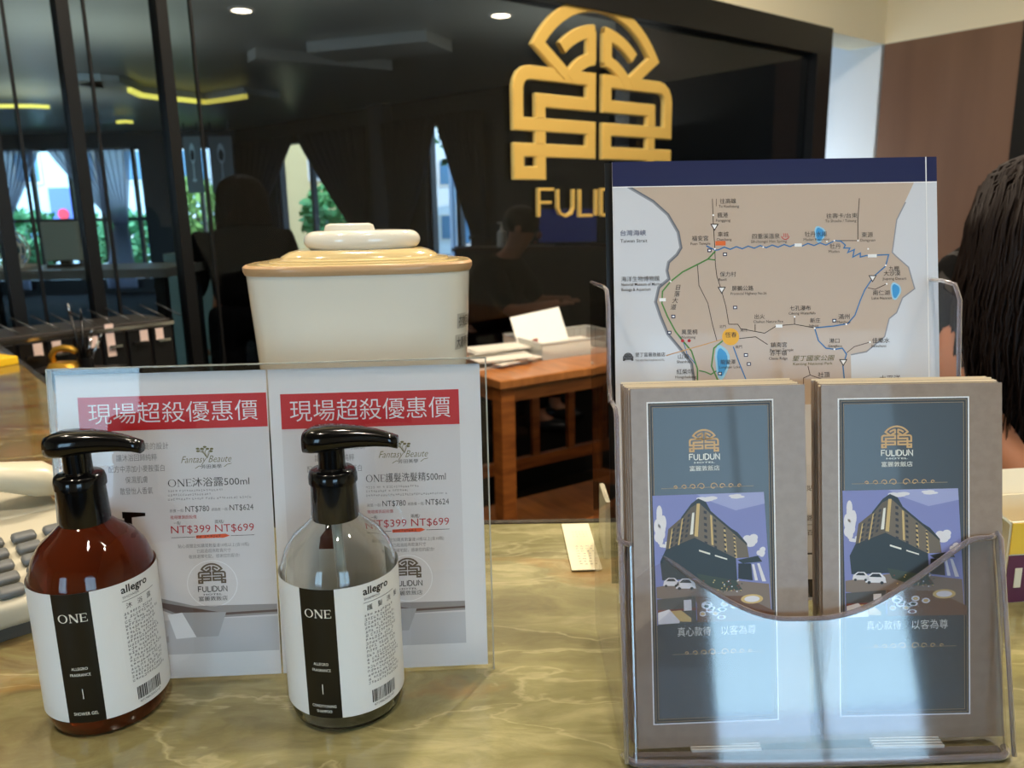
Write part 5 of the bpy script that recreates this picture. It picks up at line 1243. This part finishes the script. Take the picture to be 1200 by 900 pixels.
# curtains
def curtain(p_top0, p_top1, p_tie, zt, ztie, zb, mt, label, folds=9, nrm=Vector((0, -1, 0))):
    """tied-back curtain hanging from p_top0..p_top1, gathered at p_tie"""
    nu, nv = folds*6, 22; vs = []; fs = []
    p0, p1, pt = Vector(p_top0), Vector(p_top1), Vector(p_tie)
    for j in range(nv+1):
        q = j/nv; z = zt+(zb-zt)*q; qt = (zt-z)/(zt-ztie)
        g = min(1, qt)**1.1 if qt <= 1 else max(.75, 1-(qt-1)*.35)
        w0 = .10
        for i in range(nu+1):
            u = i/nu; top = p0.lerp(p1, u); d = (p1-p0).normalized()
            bot = pt + d*(u-.5)*w0*2.2
            p = top.lerp(bot, g); amp = .07*(1-.45*g)
            sag = (1-abs(2*u-1))*0
            vs.append((p.x+nrm.x*amp*math.sin(u*folds*2*PI), p.y+nrm.y*amp*math.sin(u*folds*2*PI), z))
    for j in range(nv):
        for i in range(nu): a = j*(nu+1)+i; fs.append((a, a+1, a+nu+2, a+nu+1))
    e = empty('curtain', (pt.x, pt.y, 0), label, 'curtain', 'tied back curtains beyond the glass')
    o = pyd('drape', vs, fs, mt, None, True); ch_ = o; o.parent = e; o.location = (-pt.x, -pt.y, 0)
    if mt is M_cur2: md = o.modifiers.new('thick', 'SOLIDIFY'); md.thickness = .004
    tb_ = lathe('tie_band', [(.11, -.03), (.125, 0), (.11, .03)], mt, e, 20); tb_.location = (0, 0, ztie); tb_.scale = (1.1, .75, 1)
    return e
cy = YA-.18
def cA(px): return (at(px, 230, cy).x, cy, 0)
ztA = at(90, 174, cy).z
curtain(cA(-10), cA(52), cA(2), ztA, at(2, 255, cy).z, .1, M_cur1, 'sheer grey curtain at the far left edge, tied back to the left')
curtain(cA(62), cA(158), cA(138), ztA, at(138, 262, cy).z, .1, M_cur1, 'wide sheer grey curtain right of the left window, tied back to the right', 12)
def cB(px, off=.18): p = onB(px)+bN*off; return (p.x, p.y, 0)
ztB = 2.50
curtain(cB(282), cB(356), cB(292), ztB, .95, .1, M_cur2, 'dark curtain left of the middle window, beside the standing person', nrm=bN)
curtain(cB(363), cB(440), cB(432), ztB, 1.0, .1, M_cur2, 'dark curtain right of the middle window', nrm=bN)
curtain(cB(462), cB(524), cB(476), ztB, .95, .1, M_cur2, 'dark curtain left of the narrow right window', nrm=bN)
curtain(cB(527), cB(575), cB(572), ztB, 1.0, .1, M_cur2, 'dark curtain right of the narrow right window, left of the emblem', nrm=bN)
struct(bseg('trim_2', tB(444), tB(462), 0, BC, mat('grey_column', (58, 58, 62), .6), -.14, .14))
# hanging picture panels with wine glasses, in front of the far right window
for i, (x0, x1) in enumerate(((214, 240), (244, 277))):
    Yp = YA-1.2; a = at(x0, 160, Yp); b = at(x1, 226, Yp)
    e = empty('wine_glass_panel', (0, 0, 0), ('left' if i == 0 else 'right')+' hanging grey panel showing a wine glass, beyond the glass', 'picture', 'pair of wine glass panels')
    e.location = ((a.x+b.x)/2, Yp, (a.z+b.z)/2); w_, h_ = b.x-a.x, a.z-b.z
    box('board', (0, 0, 0), (w_, .03, h_), mat('grey_board', (112, 122, 124), .5), e)
    for x in (-w_*.4, w_*.4): box('hanging_rod', (x, 0, (BC-e.location.z+h_/2)/2), (.012, .012, BC-e.location.z-h_/2), M_frame, e)
    A = Art(lambda u, v, h: (u, -.016-h, v)); A.dh = .001; M_wg = mat('glass_print', (206, 226, 230), .4)
    A.ell((0, h_*.2), w_*.16, h_*.18, M_wg, 1, 16); A.rect(-.01, -h_*.25, .01, h_*.05, M_wg, 1); A.ell((0, -h_*.27), w_*.14, h_*.03, M_wg, 1, 12); A.ell((0, h_*.17), w_*.12, h_*.10, M_dwall, 2, 16); A.build('picture', e)
# furniture beyond: monitor back, fan, table bar, sanitiser bottle, screen
q = at(75, 302, 3.4); 
tq = at(84, 318, 3.40)
t1 = empty('work_table', (tq.x, 3.40, 0), 'dark work table with a pale edge beyond the glass at the left', 'table')
box('tabletop', (0, 0, tq.z), (.98, .42, .035), mat('grey_edge_top', (96, 98, 98), .3), t1)
for sx in (-1, 1):
    for sy in (-1, 1): box('leg', (.45*sx, .17*sy, (tq.z-.018)/2), (.04, .04, tq.z-.018), M_black, t1)
mo = empty('monitor', (at(75, 300, 3.45).x, 3.45, tq.z+.018), 'pale grey back of a monitor behind the left mullion', 'monitor')
mh = at(75, 259, 3.5).z-tq.z-.018
box('shell', (0, 0, mh*.56), (.155, .03, mh*.86), mat('grey_monitor', (128, 136, 126), .5), mo, bev=.006); box('stand', (0, .01, mh*.1), (.04, .02, mh*.2), M_black, mo); box('foot', (0, .01, .005), (.12, .09, .01), M_black, mo)
fq = at(24, 292, 3.5); fn = empty('desk_fan', (fq.x, 3.45, tq.z+.018), 'small round desk fan at the far left beyond the glass', 'fan')
def circ(r_, n=24): return [(r_*math.cos(2*PI*i/n), 0, r_*math.sin(2*PI*i/n)) for i in range(n)]
fh = fq.z-tq.z-.018
for r_ in (.03, .05, .07, .085): 
    o = tube('guard_ring', circ(r_), .0035, M_env, fn, 6, True); o.location = (0, -.03, fh)
o = box('motor', (0, .02, fh), (.05, .06, .05), M_env, fn, bev=.01); box('stand', (0, .02, fh/2), (.02, .02, fh), M_env, fn); box('foot', (0, .02, .006), (.10, .10, .012), M_env, fn)
for i in range(4): box('blade', (.035*math.cos(i*PI/2), -.02, fh+.035*math.sin(i*PI/2)), (.045, .004, .03), mat('blue_blade', (90, 120, 130), .3), fn, rot=Matrix.Rotation(-i*PI/2, 3, 'Y')@Matrix.Rotation(.4, 3, 'X'))
sq = at(588, 290, 6.0)
t2 = empty('side_counter', (sq.x+.35, 6.15, 0), 'dark counter beyond the glass below the gold letters', 'counter')
box('body', (0, 0, sq.z/2-.01), (1.4, .4, sq.z-.02), M_dwall, t2); box('top', (0, 0, sq.z-.01), (1.44, .44, .02), M_cab, t2)
sn = empty('sanitiser_bottle', (sq.x, 6.1, sq.z), 'small white pump bottle on the dark counter beyond the glass', 'bottle')
lathe('bottle', [(0, 0), (.035, 0), (.035, .11), (.012, .13), (.012, .15), (0, .15)], M_env, sn, 20); lathe('pump', [(.012, .15), (.006, .155), (.006, .18), (0, .18)], M_env, sn, 12); box('nozzle', (-.012, 0, .178), (.04, .012, .01), M_env, sn)
sc_ = empty('screen', (at(665, 290, 6.1).x, 6.1, sq.z), 'dim blue computer screen below the gold letters beyond the glass', 'screen')
box('bezel', (0, 0, .15), (.46, .03, .27), M_black, sc_, bev=.005); box('display', (0, -.017, .15), (.43, .003, .24), mat('blue_display', (20, 26, 60), .3, emit=(40, 60, 150), es=.25), sc_); box('foot', (0, .03, .008), (.2, .12, .016), M_black, sc_)

gq = at(226, 345, 5.6); gt = at(226, 297, 5.6); gb = box('low_cabinet', (gq.x, 5.7, gt.z/2), (.36, .2, gt.z), mat('pale_green_board', (120, 134, 122), .6), bev=.004); tag(gb, 'pale green low cabinet beyond the glass, beside the standing person', 'cabinet')
# outside: buildings, trees and street beyond the windows
st2 = box('street', (-8, 26, -.06), (60, 24, .1), mat('asphalt', (150, 150, 148), .9)); struct(st2); st2.name = 'ground_street'
def building(name, c, s, rz, mt, label, rows, cols, wm, band=None):
    e = empty(name, (c[0], c[1], 0), label, 'building', rz=rz); box('wall', (0, 0, s[2]/2), s, mt, e)
    for i in range(cols):
        for j in range(rows):
            x = -s[0]/2+s[0]*(i+.5)/cols; z = s[2]*(j+.5)/rows
            f_ = box('window', (x, -s[1]/2-.01, z), (s[0]/cols*.5, .06, s[2]/rows*.5), M_env, e); box('pane', (x, -s[1]/2-.045, z), (s[0]/cols*.42, .02, s[2]/rows*.42), wm, f_)
    return e
wm1 = mat('blue_window', (86, 130, 160), .1)
c1 = at(60, 250, 22)
B1 = building('building', (c1.x, 24), (9, 3, 9), 0, mat('pale_blue_facade', (196, 216, 224), .8), 'pale blue building across the street seen through the left window', 5, 6, wm1)
q = at(75, 240, 22.3); sgn2 = box('street_sign', (q.x, 22.2, q.z), (.6, .12, .9), mat('blue_sign', (96, 120, 196), .5)); box('pole', (q.x, 22.3, q.z/2), (.08, .08, q.z), M_black).parent = sgn2; tag(sgn2, 'blue street sign with a red disc, outside the left window', 'sign')
o = lathe('red_disc', [(0, .02), (.15, .02), (.15, 0)], mat('red_sign', (226, 50, 70), .5), sgn2, 20); o.location = (q.x+.05, 22.13, q.z-.25); o.rotation_euler = (PI/2, 0, 0); 
c2 = at(385, 250, 20)
B2 = building('building', (c2.x, 22), (4.5, 3, 3.4), .2, mat('yellow_facade', (214, 188, 132), .8), 'low yellow building seen through the middle window', 2, 4, mat('grey_window', (110, 120, 130), .2))
B3 = building('building', (c2.x+.6, 27), (8, 3, 10), .0, mat('white_facade', (226, 232, 232), .8), 'tall white building behind the low yellow one', 6, 6, wm1)
c3 = at(535, 250, 18); B4 = building('building', (c3.x+2.0, 19.2), (4.0, 2, 8), -.5, mat('blue_grey_facade', (150, 186, 206), .8), 'blue grey slatted building seen through the narrow right window', 4, 5, wm1)
for i in range(14): box('pilaster', (-1.9+i*.29, -1.06, 4), (.08, .12, 8), mat('slat_grey', (120, 140, 156), .7), B4)
def tree(loc, h, r_, label, n=700, col=(70, 118, 58)):
    e = empty('tree', loc, label, 'tree', 'trees and bushes outside'); tube('trunk', [(0, 0, 0), (.03, .02, h*.5), (0, 0, h*.8)], [.08, .06, .03], mat('bark', (80, 66, 50), .9), e, 8)
    vs = []; fs = []
    for i in range(n):
        d = Vector((random.gauss(0, 1), random.gauss(0, 1), random.gauss(0, 1))).normalized()*r_*random.uniform(.55, 1.0); d.z *= .9; c = Vector((0, 0, h-r_*.6))+d
        a = Vector((random.uniform(-1, 1), random.uniform(-1, 1), random.uniform(-1, 1))).normalized()*.09; b = a.orthogonal().normalized()*.06; k0 = len(vs)
        vs += [c-a, c+b, c+a, c-b]; fs.append((k0, k0+1, k0+2, k0+3))
    o = pyd('foliage', vs, fs, mat('leaf_green_%d' % col[0], col, .7), e); o['kind'] = 'stuff'
q = at(400, 280, 15.5); tree((q.x, 15.5, 0), 1.7, .75, 'bright green bush outside the middle window', 900, (96, 158, 86))
q = at(35, 285, 18); tree((q.x, 18, 0), 1.35, .8, 'green bush outside the far left window', 900, (80, 140, 90)); q = at(105, 285, 18.5); tree((q.x+.8, 18.5, 0), 1.3, .8, 'green bush outside the left window below the blue sign', 900, (80, 140, 90))
q = at(232, 265, 17); tree((q.x, 17, 0), 1.9, .8, 'green shrub outside behind the wine glass panels', 700, (110, 140, 60))
q = at(548, 245, 11.5); tree((q.x+.4, q.y+.6, 0), 3.0, .9, 'leafy green tree outside the narrow right window', 900, (84, 132, 80))

# passage daylight: unseen area light added just inside the closed left side wall
pq = wpt(xR+.05, 1.45, -1.1); tgt = wpt(xC, 1.7, -.7)
dl = bpy.data.lights.new('passage_daylight', 'AREA'); dl.shape = 'RECTANGLE'; dl.size = .7; dl.size_y = 1.6; dl.energy = 20; dl.color = (.78, .89, 1)
do = bpy.data.objects.new('passage_daylight', dl); COL.objects.link(do); do.location = pq
do.rotation_euler = WD.to_track_quat('-Z', 'Z').to_euler()
print('KEY', 'GT', GT, 'xR', xR, 'xC', xC, 'hold', xl, xr, yf, yc, zc, yb2, zt2, zs, 'BS', BS1.W, BS1.H, BS2.W, BS2.H, 'sign', u1-u0, v1-vb, 'map', uR-uL, v_top, 'bA', bA[:], 'tbl', tc0[:])
